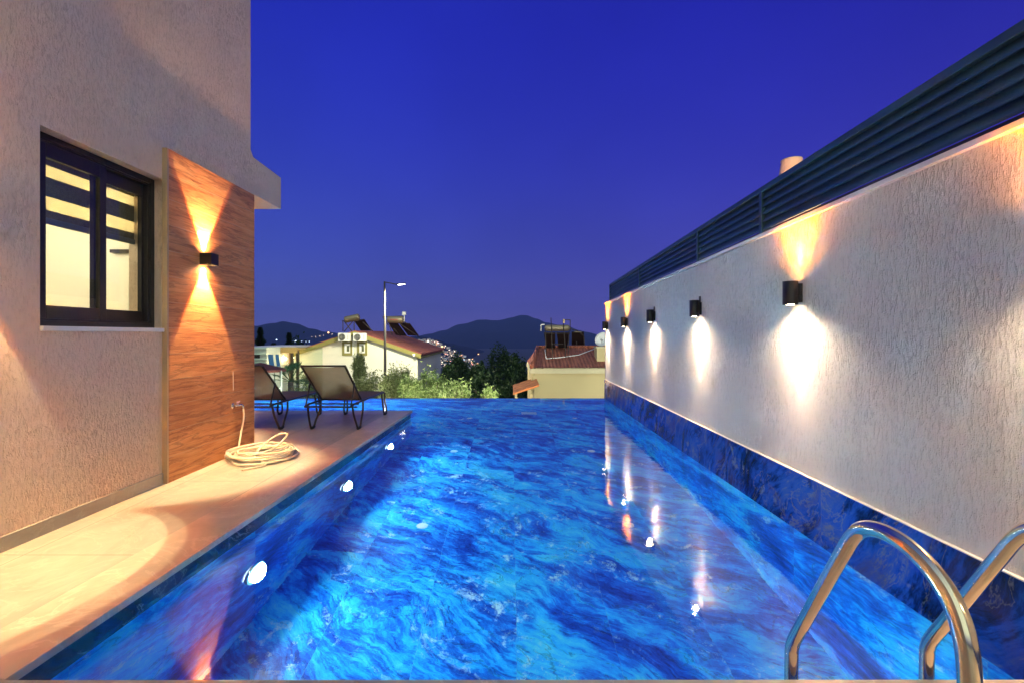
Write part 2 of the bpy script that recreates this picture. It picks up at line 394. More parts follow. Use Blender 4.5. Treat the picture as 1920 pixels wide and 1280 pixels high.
# ------------------------------------------------------------------ villa on the left
XW=-2.70; YH=4.71
wy0,wy1,wz0,wz1=2.606,3.545,1.20,2.35
house=empty('villa',(0,0,0),0,'tall rendered villa wall on the left with sliding window and wood look panel','house')
m=MB(); T=.28
xi=XW-T
m.box(xi,XW,-4,wy0,0,7.5); m.box(xi,XW,wy1,YH,0,7.5)
m.box(xi,XW,wy0,wy1,0,wz0-.03); m.box(xi,XW,wy0,wy1,wz1,7.5)
m.box(-9.5,xi,YH-T,YH,0,7.5)
# slab end running out past the corner with its chamfered root
m.extr([(XW,YH,2.615),(XW,5.33,2.615),(XW,5.33,2.98),(XW,YH+.05,3.0),(XW,YH,3.06)],0,(-6.8,0,0))
hw=m.build('wall',M['stucco_house'],house)
m=MB(); m.box(XW,XW+.04,3.535,YH+.0,0,2.59); m.build('wood_cladding',M['wood'],house,bevel=.002)
m=MB(); m.box(XW,XW+.0398,3.517,3.533,0,2.592); m.build('edge_trim',plain('trim_tan',(.45,.30,.17),.4),house)
m=MB(); m.box(XW,XW+.012,-4,3.515,0,.085); m.build('skirting',M['deck'],house,bevel=.003)
# window
win=empty('window',(0,0,0)); win.parent=house
XG=XW-.08
def rect_frame(m,y0,y1,z0,z1,w0,w1,w2,w3,x0,x1):
    m.box(x0,x1,y0,y0+w0,z0,z1); m.box(x0,x1,y1-w1,y1,z0,z1); m.box(x0,x1,y0+w0,y1-w1,z0,z0+w2); m.box(x0,x1,y0+w0,y1-w1,z1-w3,z1)
m=MB(); rect_frame(m,wy0,wy1,wz0,wz1,.035,.035,.035,.04,XG-.09,XG)
rect_frame(m,wy0+.035,wy1-.035,wz0+.035,wz1-.04,.012,.012,.012,.012,XG-.09,XG-.012)
m.build('frame',M['alu_dark'],win,bevel=.003)
s1=MB(); rect_frame(s1,2.655,3.14,1.245,2.30,.078,.05,.08,.085,XG-.045,XG-.014); s1.box(XG-.014,XG-.008,2.668,2.70,1.252,1.262); s1=s1.build('sash',M['alu_dark'],win,bevel=.003)
s2=MB(); rect_frame(s2,3.085,3.515,1.245,2.30,.065,.034,.08,.095,XG-.082,XG-.05); s2=s2.build('sash',M['alu_dark'],win,bevel=.003)
MB().box(XG-.032,XG-.028,2.73,3.10,1.32,2.22).build('pane',M['glass'],win)
MB().box(XG-.068,XG-.064,3.145,3.485,1.32,2.21).build('pane',M['glass'],win)
MB().box(XW-.1,XW+.018,wy0-.0,wy1+.02,wz0-.03,wz0-.001).build('sill',M['cap'],win,bevel=.003)
# zebra roller blind hanging inside
XB=XG-.16
bl=NT('blind_dark'); o=bl.obj(); ws=bl.noise(bl.map(o,(1,1,.15)),260,3,.6); wt=bl.noise(bl.map(o,(1,.15,1)),260,3,.6)
cc=bl.mix(bl.math('MULTIPLY',ws,wt),(.09,.065,.04),(.42,.34,.25))
pb=bl.node('BsdfPrincipled',{'Base Color':cc,'Roughness':.8}); tb=bl.node('BsdfTransparent'); mb=bl.node('MixShader',{0:.9})
bl.l.new(tb.outputs[0],mb.inputs[1]); bl.l.new(pb.outputs[0],mb.inputs[2]); bl.l.new(mb.outputs[0],bl.out.inputs[0])
sh=NT('blind_sheer'); tlu=sh.node('BsdfTranslucent',{'Color':(.85,.76,.55)}); tt=sh.node('BsdfTransparent',{'Color':(.9,.85,.7)}); m3=sh.node('MixShader',{0:.45})
sh.l.new(tlu.outputs[0],m3.inputs[1]); sh.l.new(tt.outputs[0],m3.inputs[2]); sh.l.new(m3.outputs[0],sh.out.inputs[0])
blind=empty('roller_blind',(0,0,0),0,'zebra roller blind pulled part way down behind the villa window','blind')
zs=[2.33,2.219,2.145,2.023,1.936,1.888]
d=MB(); e=MB()
for k in range(0,len(zs)-1):
    (d if k%2==0 else e).box(XB-.002,XB,2.62,3.62,zs[k+1]+.0005,zs[k])
d.build('dark_band',bl.m,blind); e.build('sheer_band',sh.m,blind)
MB().box(XB-.012,XB+.008,2.62,3.62,1.848,1.886).build('bottom_rail',M['grey'],blind)
MB().tube([(XB-.03,2.62,2.33),(XB-.03,3.62,2.33)],.025,12).build('roller',M['white'],blind)
# room behind
wallin=plain('room_paint',(.82,.78,.70),.8,0,.03)
m=MB()
m.box(-5.6,-5.5,1.0,YH-T,0,2.7); m.box(-5.5,xi,.9,1.0,0,2.7); m.box(-5.5,xi,1.0,YH-T,2.55,2.7); m.box(-5.5,xi,1.0,YH-T,-.05,.0); m.box(-5.5,xi-.001,YH-T-.012,YH-T-.001,.001,2.549); m.box(xi-.012,xi-.001,wy1+.02,YH-T-.013,.001,2.549)
rm=m.build('room',wallin,house)
MB().box(-3.86,-3.60,YH-T-.06,YH-T-.013,1.935,1.965).build('wall_shelf',M['black'],house)
cl=MB(); cl.lathe([(.16,0),(.16,-.04),(.12,-.06)],(-4.1,3.4,2.55),24)
cl=cl.build('ceiling_light',emit('room_lamp',(1,.86,.62),12)); tag(cl,'round ceiling light glowing inside the villa room','ceiling light')
lamp('room_light','POINT',(-4.1,3.2,2.3),62,(1,.82,.55),None,.12)

# ------------------------------------------------------------------ right boundary wall
XP=XR+.015
def zt(Y): return 1.93-.0212*Y           # underside of the wall cap, falling slightly with distance
bw=empty('boundary_wall',(0,0,0),0,'long white rendered boundary wall with blue marble base on the right','wall')
m=MB()
m.extr([(XP,-4,.27),(XP,YF,.27),(XP,YF,zt(YF)),(XP,-4,zt(-4))],0,(.2,0,0)); m.build('plaster',M['stucco_wall'],bw)
m=MB(); m.extr([(XP-.022,-4,zt(-4)+.001),(XP-.022,YF+.02,zt(YF)+.001),(XP-.022,YF+.02,zt(YF)+.027),(XP-.022,-4,zt(-4)+.027)],0,(.25,0,0)); m.build('coping_cap',M['cap'],bw,bevel=.002)
m=MB(); m.box(XR,XR+.21,-4,YF,WZ-.002,.268); m.build('marble_base',M['band_tile'],bw)
m=MB(); m.box(XR,XR+.21,YF-.0,YF+.004,-3.9,.268); m.build('end_face',M['band_end'],bw)
MB().box(XR-.002,XP-.0005,-4,YF-.001,.2685,.2735).build('bright_ledge_strip',M['cap'],bw)  # pale strip added so the ledge shows as a bright lit line
# louvred fence on the wall
fn=empty('louvred_fence',(0,0,0),0,'anthracite louvred metal screen fixed along the top of the right wall','fence')
XFc=1.90
def fb(Y): return 2.02-.0236*Y
def ft(Y): return 2.366-.0273*Y
posts=[-3.0,-.7,1.38,3.47,4.66,6.79,8.81]
for Y in posts:
    MB().extr([(XFc-.004,Y-.02,fb(Y)-.045),(XFc-.004,Y+.02,fb(Y)-.045),(XFc-.004,Y+.02,ft(Y)-.02),(XFc-.004,Y-.02,ft(Y)-.02)],0,(.07,0,0)).build('post',M['louver'],fn,bevel=.002)
NS=5
for a,b in zip(posts[:-1],posts[1:]):
    m=MB(); y0,y1=a+.022,b-.022
    for k in range(NS):
        f0=k/NS; f1=(k+1)/NS
        def zz(Y,f): return fb(Y)+(ft(Y)-.045-fb(Y))*f
        g=.012
        # inclined blade: lower lip towards the pool, upper lip away
        pr=lambda Y:[(XFc+.002,Y,zz(Y,f0)),(XFc+.002,Y,zz(Y,f0)+.010),(XFc+.036,Y,zz(Y,f1)+.022),(XFc+.042,Y,zz(Y,f1)+.022),(XFc+.012,Y,zz(Y,f0))]
        A,B=pr(y0),pr(y1); n=len(A)
        m.add(A+B,[tuple(range(n-1,-1,-1)),tuple(range(n,2*n))]+[(i,(i+1)%n,n+(i+1)%n,n+i) for i in range(n)])
    m.build('louvre_panel',M['louver'],fn)
m=MB(); m.extr([(XFc-.002,-3,ft(-3)-.045),(XFc-.002,8.83,ft(8.83)-.045),(XFc-.002,8.83,ft(8.83)),(XFc-.002,-3,ft(-3))],0,(.066,0,0)); m.build('top_rail',M['louver'],fn,bevel=.004)
m=MB(); m.extr([(XFc+.012,-3,fb(-3)-.05),(XFc+.012,8.83,fb(8.83)-.05),(XFc+.012,8.83,fb(8.83)-.004),(XFc+.012,-3,fb(-3)-.004)],0,(.04,0,0)); m.build('bottom_rail',M['black'],fn)

# ------------------------------------------------------------------ wall lamps
BULBW=emit('warm_bulb',(1,.80,.5),60); BULBO=emit('amber_bulb',(1,.5,.14),45)
def tube_lamp(Y,zc,up,flap,label,grp='cylindrical lamps along the boundary wall',pw=1.0,dn=1.0):
    L=empty('wall_lamp',(XP,Y,zc),0,label,'wall lamp',grp)
    h=.075; r=.044; cx=-.062
    m=MB(); m.lathe([(r,-h),(r,h),(r-.004,h),(r-.004,-h),(r,-h)],(cx,0,0),28,'Z',False); m.build('body',M['black'],L)
    MB().box(-.022,0,-.028,.028,-h*.8,h*.8).build('bracket',M['black'],L,bevel=.002)
    MB().lathe([(r-.0045,-.012),(r-.0045,.012)],(cx,0,0),20).build('divider',M['black'],L)
    MB().lathe([(.026,-h+.012),(.030,-h+.004),(.012,-h-.002)],(cx,0,0),16).build('bulb',BULBW,L)
    if up: MB().lathe([(.026,h-.012),(.030,h-.006),(.012,h-.002)],(cx,0,0),16).build('bulb',BULBO,L)
    if flap:
        MB().box(-.012,-.004,-.012,.012,h*.8,h+.045).build('hook',M['black'],L)
        MB().lathe([(r+.001,h+.001),(r+.001,h+.006)],(cx,0,0),24).build('lid',M['black'],L)
    lamp('down_light','SPOT',(cx,0,-h-.004),3200*pw*dn,(1,.78,.54),L,.018,19,.9,(0.28,0,-1))
    lamp('down_mid','SPOT',(cx,0,-h-.004),75*pw*dn,(1,.70,.42),L,.018,58,1.0,(0.0,0,-1))
    lamp('down_flood','SPOT',(cx,0,-h-.004),105*pw*dn,(1,.76,.50),L,.018,150,.9,(0.0,0,-1))
    if up:
        lamp('up_light','SPOT',(cx,0,h+.004),260*pw,(1,.32,.03),L,.018,17,.9,(0.34,0,1))
        lamp('up_mid','SPOT',(cx,0,h+.004),240*pw,(1,.22,.004),L,.018,86,1.0,(0.0,0,1))
        lamp('up_flood','SPOT',(cx,0,h+.004),34*pw,(1,.34,.08),L,.018,150,.9,(0.0,0,1))
    return L
tube_lamp(2.91,1.413,True,False,'nearest and largest black tube lamp on the right wall, glowing up and down')
tube_lamp(4.44,1.40,False,True,'black tube lamp second nearest on the right wall, lit only downwards',pw=.9)
tube_lamp(5.86,1.385,False,True,'middle black tube lamp of the right wall, lit only downwards, lid on top',pw=.85)
tube_lamp(7.25,1.35,True,False,'black tube lamp second farthest on the right wall with amber uplight',pw=.9)
tube_lamp(8.72,1.32,True,False,'farthest tube lamp at the very end of the right wall, amber uplight',pw=.9)
tube_lamp(1.46,1.43,True,False,'black tube lamp on the right wall just beside the pool ladder',pw=1.0,dn=.5)
tube_lamp(-.2,1.43,True,False,'black tube lamp on the right wall behind the ladder',pw=1.0)

def box_lamp(loc,rz,label,pw=1.0,soft=False):
    L=empty('wall_lamp',loc,rz,label,'wall lamp','box lamps on the villa')
    t_=.006; a=.05
    m=MB(); m.box(.0,.008,-a,a,-a,a); m.box(.092,.1,-a,a,-a,a); m.box(.008,.092,-a,-a+t_,-a,a); m.box(.008,.092,a-t_,a,-a,a); m.box(.008,.092,-a+t_,a-t_,-.006,.006)
    m.build('body',M['bronze'],L,bevel=.001)
    for s in (-1,1):
        MB().box(.03,.07,-.02,.02,s*.012,s*.03).build('bulb',BULBW,L)
        zz=s*(a+.003)
        ub=soft and s>0
        lamp('beam','SPOT',(.045,0,zz),(55 if ub else 125)*pw,(1,.86,.44),L,.006,58,.8 if ub else .07,(0,0,s))
        if not ub: lamp('wall_beam','SPOT',(.014,0,zz),240*pw,(1,.74,.38),L,.003,56,.05,(-.02,0,s))
        lamp('beam_fringe','SPOT',(.045,0,zz),(15 if ub else 110)*pw,(1,.25,.004),L,.006,66,.16,(0,0,s))
        lamp('spill','SPOT',(.045,0,zz),16*pw,(1,.52,.22),L,.02,155,.9,(0,0,s))
    return L
box_lamp((XW+.04,3.93,1.795),0,'small bronze box lamp on the wood look panel, beams up and down')
box_lamp((XW,2.10,1.795),0,'small bronze box lamp on the villa render before the window',soft=True)
box_lamp((XW,.30,1.795),0,'small bronze box lamp on the villa render nearest the pool ladder',soft=True)
box_lamp((-3.6,YH,1.795),R(90),'small bronze box lamp on the front face of the villa under the slab')

# ------------------------------------------------------------------ pool ladder
lad=empty('pool_ladder',(0,0,0),0,'polished steel pool ladder with two curved rails at the near end','pool ladder')
def smooth(pts,n=6):
    pts=[Vector(p) for p in pts]; out=[]
    for i in range(len(pts)-1):
        p0=pts[max(i-1,0)];p1=pts[i];p2=pts[i+1];p3=pts[min(i+2,len(pts)-1)]
        for k in range(n):
            t=k/n; out.append(.5*((2*p1)+(p2-p0)*t+(2*p0-5*p1+4*p2-p3)*t*t+(3*p1-p0-3*p2+p3)*t*t*t))
    out.append(pts[-1]); return out
prof=[(1.57,-1.05),(1.57,-.6),(1.57,-.2),(1.569,.03),(1.563,.085),(1.54,.135),(1.50,.205),(1.42,.348),(1.33,.508),(1.29,.575),(1.25,.617),(1.19,.638),(1.12,.637),(1.05,.613),(1.0,.57),(.97,.51),(.958,.42),(.956,.25),(.956,.0)]
for X in (.965,1.432):
    m=MB(); m.tube(smooth([(X,y,z) for y,z in prof],6),.0208,20); m.build('rail',M['steel'],lad)
    m=MB(); m.lathe([(.045,.001),(.045,.008),(.03,.02),(.022,.021)],(X,.956,0),24); m.build('flange',M['steel'],lad)
for z in (-.35,-.62,-.9):
    MB().box(.985,1.412,1.55,1.63,z-.012,z+.012).build('tread',M['steel'],lad,bevel=.004)

# ------------------------------------------------------------------ garden tap and hose
XC=XW+.04
tap=empty('garden_tap',(0,0,0),0,'small brass wall tap low on the wood look panel','tap')
ty,tz=4.37,.475
m=MB(); m.lathe([(.026,0),(.026,.006),(.012,.01)],(XC,ty-.03,tz),16,'X'); m.tube([(XC,ty-.03,tz),(XC+.05,ty-.03,tz)],.009,10); m.tube([(XC+.05,ty-.035,tz),(XC+.05,ty+.03,tz),(XC+.055,ty+.045,tz-.012),(XC+.055,ty+.047,tz-.04)],.010,10)
m.build('spout',M['chrome'],tap)
MB().tube([(XC+.05,ty-.03,tz),(XC+.05,ty-.03,tz+.03)],.006,8).tube([(XC+.05,ty-.05,tz+.033),(XC+.05,ty+.0,tz+.033)],.006,8).build('handle',plain('tap_handle',(.5,.25,.3),.5),tap)
rg=random.Random(3)
pts=[(XC+.055,ty+.047,tz-.03),(XC+.06,ty+.05,tz-.12),(XC+.05,ty+.03,.22),(XC+.045,ty-.0,.10),(XC+.06,ty-.04,.05)]
hc=Vector((-2.335,4.27,0))
N=11; per=14
for k in range(N*per):
    a=-2.2-2*math.pi*k/per; turn=k/per
    rx=.255+.045*math.sin(turn*2.3+1)+rg.uniform(-.012,.012); ry=.235+.055*math.sin(turn*1.7)+rg.uniform(-.012,.012)
    z=.012+.0052*turn+.028*(.5+.5*math.sin(a*1.0+turn*2.1))*(turn/N)+rg.uniform(0,.006)
    cx=.028*math.sin(turn*1.9); cy=.03*math.cos(turn*2.7)
    pts.append((hc.x+cx+rx*math.cos(a),hc.y+cy+ry*math.sin(a),z))
# a raised loop and the loose end
e=Vector(pts[-1])
pts+=[(-2.30,4.02,.085),(-2.18,4.15,.11),(-2.16,4.30,.155),(-2.18,4.42,.19),(-2.26,4.40,.185),(-2.32,4.28,.13),(-2.33,4.16,.07),(-2.30,4.08,.05),(-2.20,4.02,.03),(-2.15,3.98,.012),(-2.20,3.90,.012),(-2.28,3.84,.011)]
m=MB(); m.tube(smooth(pts,4),.0088,9)
h=m.build('garden_hose',M['hose']); tag(h,'cream garden hose coiled in a loose heap under the wall tap','garden hose')
MB().box(XC,XC+.003,4.345,4.352,.62,.80).build('drill_scar',plain('scar',(.7,.55,.42),.7),house)

# ------------------------------------------------------------------ loungers
def lounger(label):
    L=empty('sun_lounger',(0,0,0),0,label,'sun lounger','mesh sun loungers at the end of the deck')
    w=.27; ys=-.22; ye=1.02; zf=.325; yh=.17
    m=MB()
    for s in (-1,1): m.tube([(s*w,ys,zf-.02),(s*w,ys+.1,zf-.003),(s*w,yh,zf),(s*w,ye-.02,zf)],.0135,8)
    m.tube([(-w,ye-.02,zf),(w,ye-.02,zf)],.0135,8); m.tube([(-w,ys,zf-.02),(w,ys,zf-.02)],.011,8); m.tube([(-w,.0,zf-.055),(w,.0,zf-.055)],.009,8); m.tube([(-w,.05,zf-.025),(w,.05,zf-.025)],.009,8)
    m.build('seat_frame',M['bronze'],L)
    MB().box(-w+.01,w-.01,yh,ye-.02,zf+.008,zf+.012).build('seat',M['sling'],L)
    bt=Vector((0,yh-.50,zf+.465)); bb=Vector((0,yh,zf+.012)); n=(bt-bb).normalized()
    m=MB(); wb=.252
    for s in (-1,1): m.tube([(s*wb,bb.y,bb.z),(s*wb*1.02,bt.y,bt.z)],.013,8)
    m.tube([(-wb*1.04,bt.y,bt.z),(wb*1.04,bt.y,bt.z)],.012,8); m.tube([(-wb,bb.y,bb.z),(wb,bb.y,bb.z)],.011,8)
    m.build('back_frame',M['bronze'],L)
    m=MB(); vs=[];N=8;K=8
    for i in range(N+1):
        for j in range(K+1):
            f=i/N; g=(j/K-.5)*2; sag=.03*(1-g*g)*math.sin(math.pi*min(1,f*.9+.1))
            p=bb.lerp(bt,f); drop=.018*(1-g*g)*(f**6)
            vs.append((g*(wb-.004),p.y+sag*.7,p.z-sag*.5-drop))
    m.add(vs,[(i*(K+1)+j,i*(K+1)+j+1,(i+1)*(K+1)+j+1,(i+1)*(K+1)+j) for i in range(N) for j in range(K)],True)
    m.build('backrest',M['sling'],L,fix=False)
    for s in (-1,1):
        MB().tube([(s*(wb+.018),bb.lerp(bt,.52).y,bb.lerp(bt,.52).z),(s*(w+.002),ys+.015,zf-.03)],.0095,8).build('back_strut',M['bronze'],L)
    for (yc) in (0.0,1.0-.0):
        hw_=.17 if yc==0 else .10
        y0=yc-hw_*(.9 if yc==0 else 1); y1=yc+hw_*(1.1 if yc==0 else .35)
        for s in (-1,1):
            pts=[(s*w,y0,zf-.01),(s*w*1.02,y0+.03,zf-.13),(s*w*1.06,yc-.065,.075),(s*w*1.07,yc-.03,.022),(s*w*1.07,yc+.01,.012),(s*w*1.07,yc+.05,.03),(s*w*1.06,yc+.085 if yc==0 else yc+.06,.09),(s*w*1.02,y1-.015,zf-.12),(s*w,y1,zf-.01)]
            lg=MB().tube(smooth(pts,4),.0125,8).build('leg',M['bronze'],L)
            MB().tube([(s*w*1.07,yc-.035,.018),(s*w*1.07,yc-.012,.0135),(s*w*1.07,yc+.02,.0135),(s*w*1.07,yc+.05,.022)],.0165,8).build('foot_cap',M['rubber'],lg)
    return L
l1=lounger('brown mesh sun lounger nearer the pool corner, backrest raised')
l1.location=(-2.150,5.56,0); l1.rotation_euler=(0,0,R(-2.5))
l2=copy_tree(l1); l2['label']='brown mesh sun lounger partly hidden behind the villa corner'
l2.location=(-3.10,5.56,0)

# ------------------------------------------------------------------ glass balustrade
gb=empty('glass_balustrade',(0,0,0),0,'frameless glass balustrade panels beyond the loungers at the pool end','balustrade')
YB=YF+.12
for x1,x0 in ((-3.78,-5.2),(-5.23,-6.7),(-6.73,-8.2)):
    p=MB().box(x0,x1,YB,YB+.012,-.55,.905).build('glass_panel',M['glass_green'],gb)
MB().box(-8.25,-3.76,YB-.02,YB+.032,-.62,-.5).build('base_channel',M['grey'],gb)
MB().box(-8.3,-3.5,YF+.0,YF+.3,-3.9,-.62).build('plinth',M['stucco_wall'],gb)

# ------------------------------------------------------------------ terrain, hills
GZ=-3.9
t=NT('dry_ground'); o=t.obj(); n=t.noise(o,.8,8,.6); n2=t.noise(o,.03,6,.6)
M['ground']=t.bsdf(t.mix(n,(.02,.022,.02),(.05,.05,.04)),.9,0,t.bump(n,.5,.1))
m=MB(); prof=[(-70,GZ-.3),(9,GZ),(34,GZ-.3),(60,-7),(120,-18),(300,-38),(900,-60),(2500,-62),(9000,-62)]
vs=[];K=12
for i,(y,z) in enumerate(prof):
    for j in range(K+1):
        x=(j/K-.5)*2*(80+y*1.6 if y>0 else 80); vs.append((x,y,z))
m.add(vs,[(i*(K+1)+j,i*(K+1)+j+1,(i+1)*(K+1)+j+1,(i+1)*(K+1)+j) for i in range(len(prof)-1) for j in range(K)],True)
tag(m.build('ground',M['ground']),kind='structure')
from mathutils import noise as mn
def hill(name,prof,Y,depth,mat,seed,zb=-70):
    """ridge profile in metres at distance Y, with the slopes in front and behind modelled"""
    us=[p[0] for p in prof]; NU=150; NV=26; vs=[]
    for i in range(NU+1):
        u=us[0]+(us[-1]-us[0])*i/NU
        for k in range(len(prof)-1):
            if prof[k][0]<=u<=prof[k+1][0]: break
        f=(u-prof[k][0])/(prof[k+1][0]-prof[k][0]); f=f*f*(3-2*f); v=prof[k][1]*(1-f)+prof[k+1][1]*f
        v+=mn.noise(Vector((u*.09,seed,0)))*1.0+mn.noise(Vector((u*.4,seed,3)))*.35
        X,_,Z=at(u,v,Y)
        for j in range(NV+1):
            g=j/NV*2-1                                   # -1 near foot .. 0 ridge .. 1 far foot
            fall=(1-abs(g))**1.25
            y=Y+g*depth; r=mn.fractal(Vector((X/260.,y/260.,seed)),1,2.1,5)
            z=zb+(Z-zb)*fall + r*26*abs(g)*(1-abs(g))*2
            vs.append((X*(1+.10*g*0),y,z))
    m=MB(); m.add(vs,[(i*(NV+1)+j,(i+1)*(NV+1)+j,(i+1)*(NV+1)+j+1,i*(NV+1)+j+1) for i in range(NU) for j in range(NV)],True)
    return tag(m.build(name,mat,fix=False),kind='structure')
t=NT('scrub_hillside'); o=t.obj(); n=t.noise(o,.012,9,.65); n2=t.noise(o,.06,6,.7)
M['hill']=t.bsdf(t.mix(t.math('ADD',t.math('MULTIPLY',n,.6),t.math('MULTIPLY',n2,.4)),(.008,.013,.02),(.03,.04,.055)),.95,0,None,.1)
hill('mountain',[(560,652),(640,645),(700,640),(740,636),(780,630),(805,626),(831,619),(865,607.5),(902,599.5),(934,601),(958.7,595.5),(975,591),(987,591),(1005,597.6),(1024,604.5),(1060,612),(1100,622),(1140,634),(1200,648),(1300,660)],3200,1300,M['hill'],2.3)
hill('hill',[(100,640),(300,622),(420,615),(478,611),(511,605.5),(531,602.5),(555,606.5),(584,616),(608,622),(636,625),(680,632),(740,640),(800,648)],2300,800,M['hill'],7.7)
# town on the slope: a far mass of lit windows
th=hill('hillside',[(680,640),(740,633),(790,631),(815,636),(850,647),(880,660),(905,676),(930,694),(960,705)],1300,850,M['hill'],4.1,-64)
from mathutils.bvhtree import BVHTree
bvs=[BVHTree.FromPolygons([v.co[:] for v in o.data.vertices],[tuple(p.vertices) for p in o.data.polygons]) for o in C.objects if o.name in ('hill','hillside','ground')]
def on_land(u,v):
    d=at(u,v,1.)-Vector((0,0,H)); d.normalize(); best=None
    for b in bvs:
        h_=b.ray_cast(Vector((0,0,H))+d*45,d)
        if h_[0] is not None and (best is None or h_[0].y<best.y): best=h_[0]
    return best
tl_cols=[((1,.80,.58),7),((1,.50,.18),8),((1,.70,.62),5),((.6,.8,1),6),((.9,.30,.25),5)]
town_mats=[emit('town_light_%s'%n_,c,k_) for n_,(c,k_) in zip(('cream','orange','pink','cool','red'),tl_cols)]
rt=random.Random(11)
bulk=MB(); lights=[MB() for _ in tl_cols]
pts_town=[]
for i in range(1700):
    u=rt.uniform(785,905); v=rt.uniform(634,704); vlo=637+max(0,(u-812))*.52
    if v<vlo or v>704: continue
    if rt.random()>math.exp(-(v-vlo)/26.)*(1.-.5*(u-785)/120): continue
    pts_town.append((u,v))
for (u,v) in pts_town:
    p=on_land(u,v)
    if p is None: continue
    k_=p.y/1000.; w=rt.uniform(1.2,2.6)*k_; hgt=rt.uniform(1.2,2.2)*k_
    if rt.random()<.6: bulk.box(p.x-w*1.5,p.x+w*1.5,p.y+1,p.y+8,p.z-8,p.z+hgt*1.6)
    k=rt.choices(range(5),[5,3,3,2.4,1.4])[0]; q=rt.choice([.35,.45,.55,.8,1.1])*k_
    lights[k].box(p.x-q*1.2,p.x+q*1.2,p.y-1.4,p.y-.4,p.z-q*.6,p.z+q*.6)
for (u,v,k,q) in [(616,625,1,1.6),(554,640,3,1.9),(519,638,3,1.2),(487,646,0,.8),(574,641,3,.7),(580,641,3,.9),(600,630.5,0,.5),(592,631.5,0,.45),(607,629,0,.5),(623,627,0,.5),(585,632,0,.4),(897,664,1,.8),(886,673,1,.7),(566,640,3,.6),(829,637,0,1.7),(825,638,0,1.2),(803,641,0,1.6),(799,643,0,1.1),(822,644,2,1.2),(829,651,1,1.6),(835,649,0,.9)]:
    p=on_land(u,v)
    if p is None: p=at(u,v,1500)
    k_=p.y/1000.; q*=k_; lights[k].lathe([(q*.1,-q),(q*.8,-q*.5),(q,0),(q*.8,q*.5),(q*.1,q)],(p.x,p.y-2,p.z+q),8)
tw=bulk.build('town_buildings',plain('town_render',(.5,.46,.42),.9)); tag(tw,'far off hillside town below the mountain','town',kind='stuff')
for n_,l in enumerate(lights):
    o_=l.build('town_lights',town_mats[n_],tw)
    o_['kind']='stuff'

# ------------------------------------------------------------------ plants
def foliage(m, c, rad, n, size, rnd, clumps=26, aspect=2.6, up=.3, tight=.33):
    c=Vector(c); cl=[]
    for _ in range(clumps):
        d=Vector((rnd.gauss(0,1),rnd.gauss(0,1),rnd.gauss(0,1))).normalized()*(rnd.random()**.45)
        cl.append((c+Vector((d.x*rad[0],d.y*rad[1],d.z*rad[2])),rnd.uniform(.5,1.25)))
    for _ in range(n):
        p,s=rnd.choice(cl)
        q=p+Vector((rnd.gauss(0,1)*rad[0],rnd.gauss(0,1)*rad[1],rnd.gauss(0,1)*rad[2]))*tight*s*.62
        d=Vector((rnd.gauss(0,1),rnd.gauss(0,1),rnd.gauss(0,1)+up)).normalized(); b=d.orthogonal().normalized()
        b=(Matrix.Rotation(rnd.uniform(0,6.28),3,d)@b)*size*rnd.uniform(.6,1.2)*.5; d=d*size*aspect*.5*rnd.uniform(.7,1.2)
        m.add([q-d,q+b,q+d,q-b],[(0,1,2,3)])
def tree(name,base,h,rad,mat,label,cat,n=2600,size=.06,trunk=.08,group=None,clumps=26,seed=1,cz=None,limbs=7,**k):
    rnd=random.Random(seed); B=Vector(base)
    T=empty(name,base,0,label,cat,group)
    top=Vector((rnd.uniform(-.1,.1),rnd.uniform(-.1,.1),h-rad[2]*.9)); m=MB()
    mid=top*.5+Vector((rnd.uniform(-.12,.12)*trunk*6,0,0))
    m.tube(smooth([(0,0,0),mid,top],4),[trunk*(1-.5*i/8) for i in range(9)],8)
    cen=Vector((top.x,top.y,h-rad[2])) if cz is None else Vector((0,0,cz))
    for i in range(limbs):
        a=i*2.4+rnd.random(); s=top*rnd.uniform(.45,.95)
        e_=cen+Vector((math.cos(a)*rad[0]*.75,math.sin(a)*rad[1]*.75,rad[2]*rnd.uniform(-.4,.75)))
        m.tube(smooth([s,(s+e_)/2+Vector((0,0,-.06*h)),e_],3),[trunk*.42*(1-.75*j/6) for j in range(7)],5)
    m.build('trunk',M['bark'],T)
    f=MB(); foliage(f,cen,rad,n,size,rnd,clumps,**k); f.build('crown',mat,T,fix=False)
    return T
# shrubs just beyond the infinity edge, lit by garden floods
shr=[ # u, vtop, Y, halfwidth px, mat, label
 (667,669,15.5,13,'leaf_olive','slender olive tree whose tip rises highest, just left of the lamp post'),
 (700,692,14.5,34,'leaf_olive','wide grey green olive shrub directly behind the right lounger'),
 (728,697,13.2,24,'leaf_olive','olive shrub hiding the foot of the street lamp'),
 (752,682,14.0,26,'leaf_olive','rounded olive shrub right of the lamp post'),
 (806,691,13.0,24,'leaf_bright','bright yellow green shrub in front of the right corner of the white house'),
 (775,712,12.0,28,'leaf_bright','low floodlit shrub in front of the olive shrubs'),
 (856,716,12.6,22,'leaf_bright','bright shrub against the dark trees, middle of the pool edge'),
 (838,726,12.2,20,'leaf_bright','small low bright shrub close to the pool edge'),
 (920,728,12.4,22,'leaf_bright','lone bright shrub farthest right along the pool edge'),
 (572,704,14.5,26,'leaf_olive','pale shrub seen through the gap between the two loungers'),
 (640,716,13.5,26,'leaf_olive','olive shrub mostly hidden behind the right lounger backrest'),
]
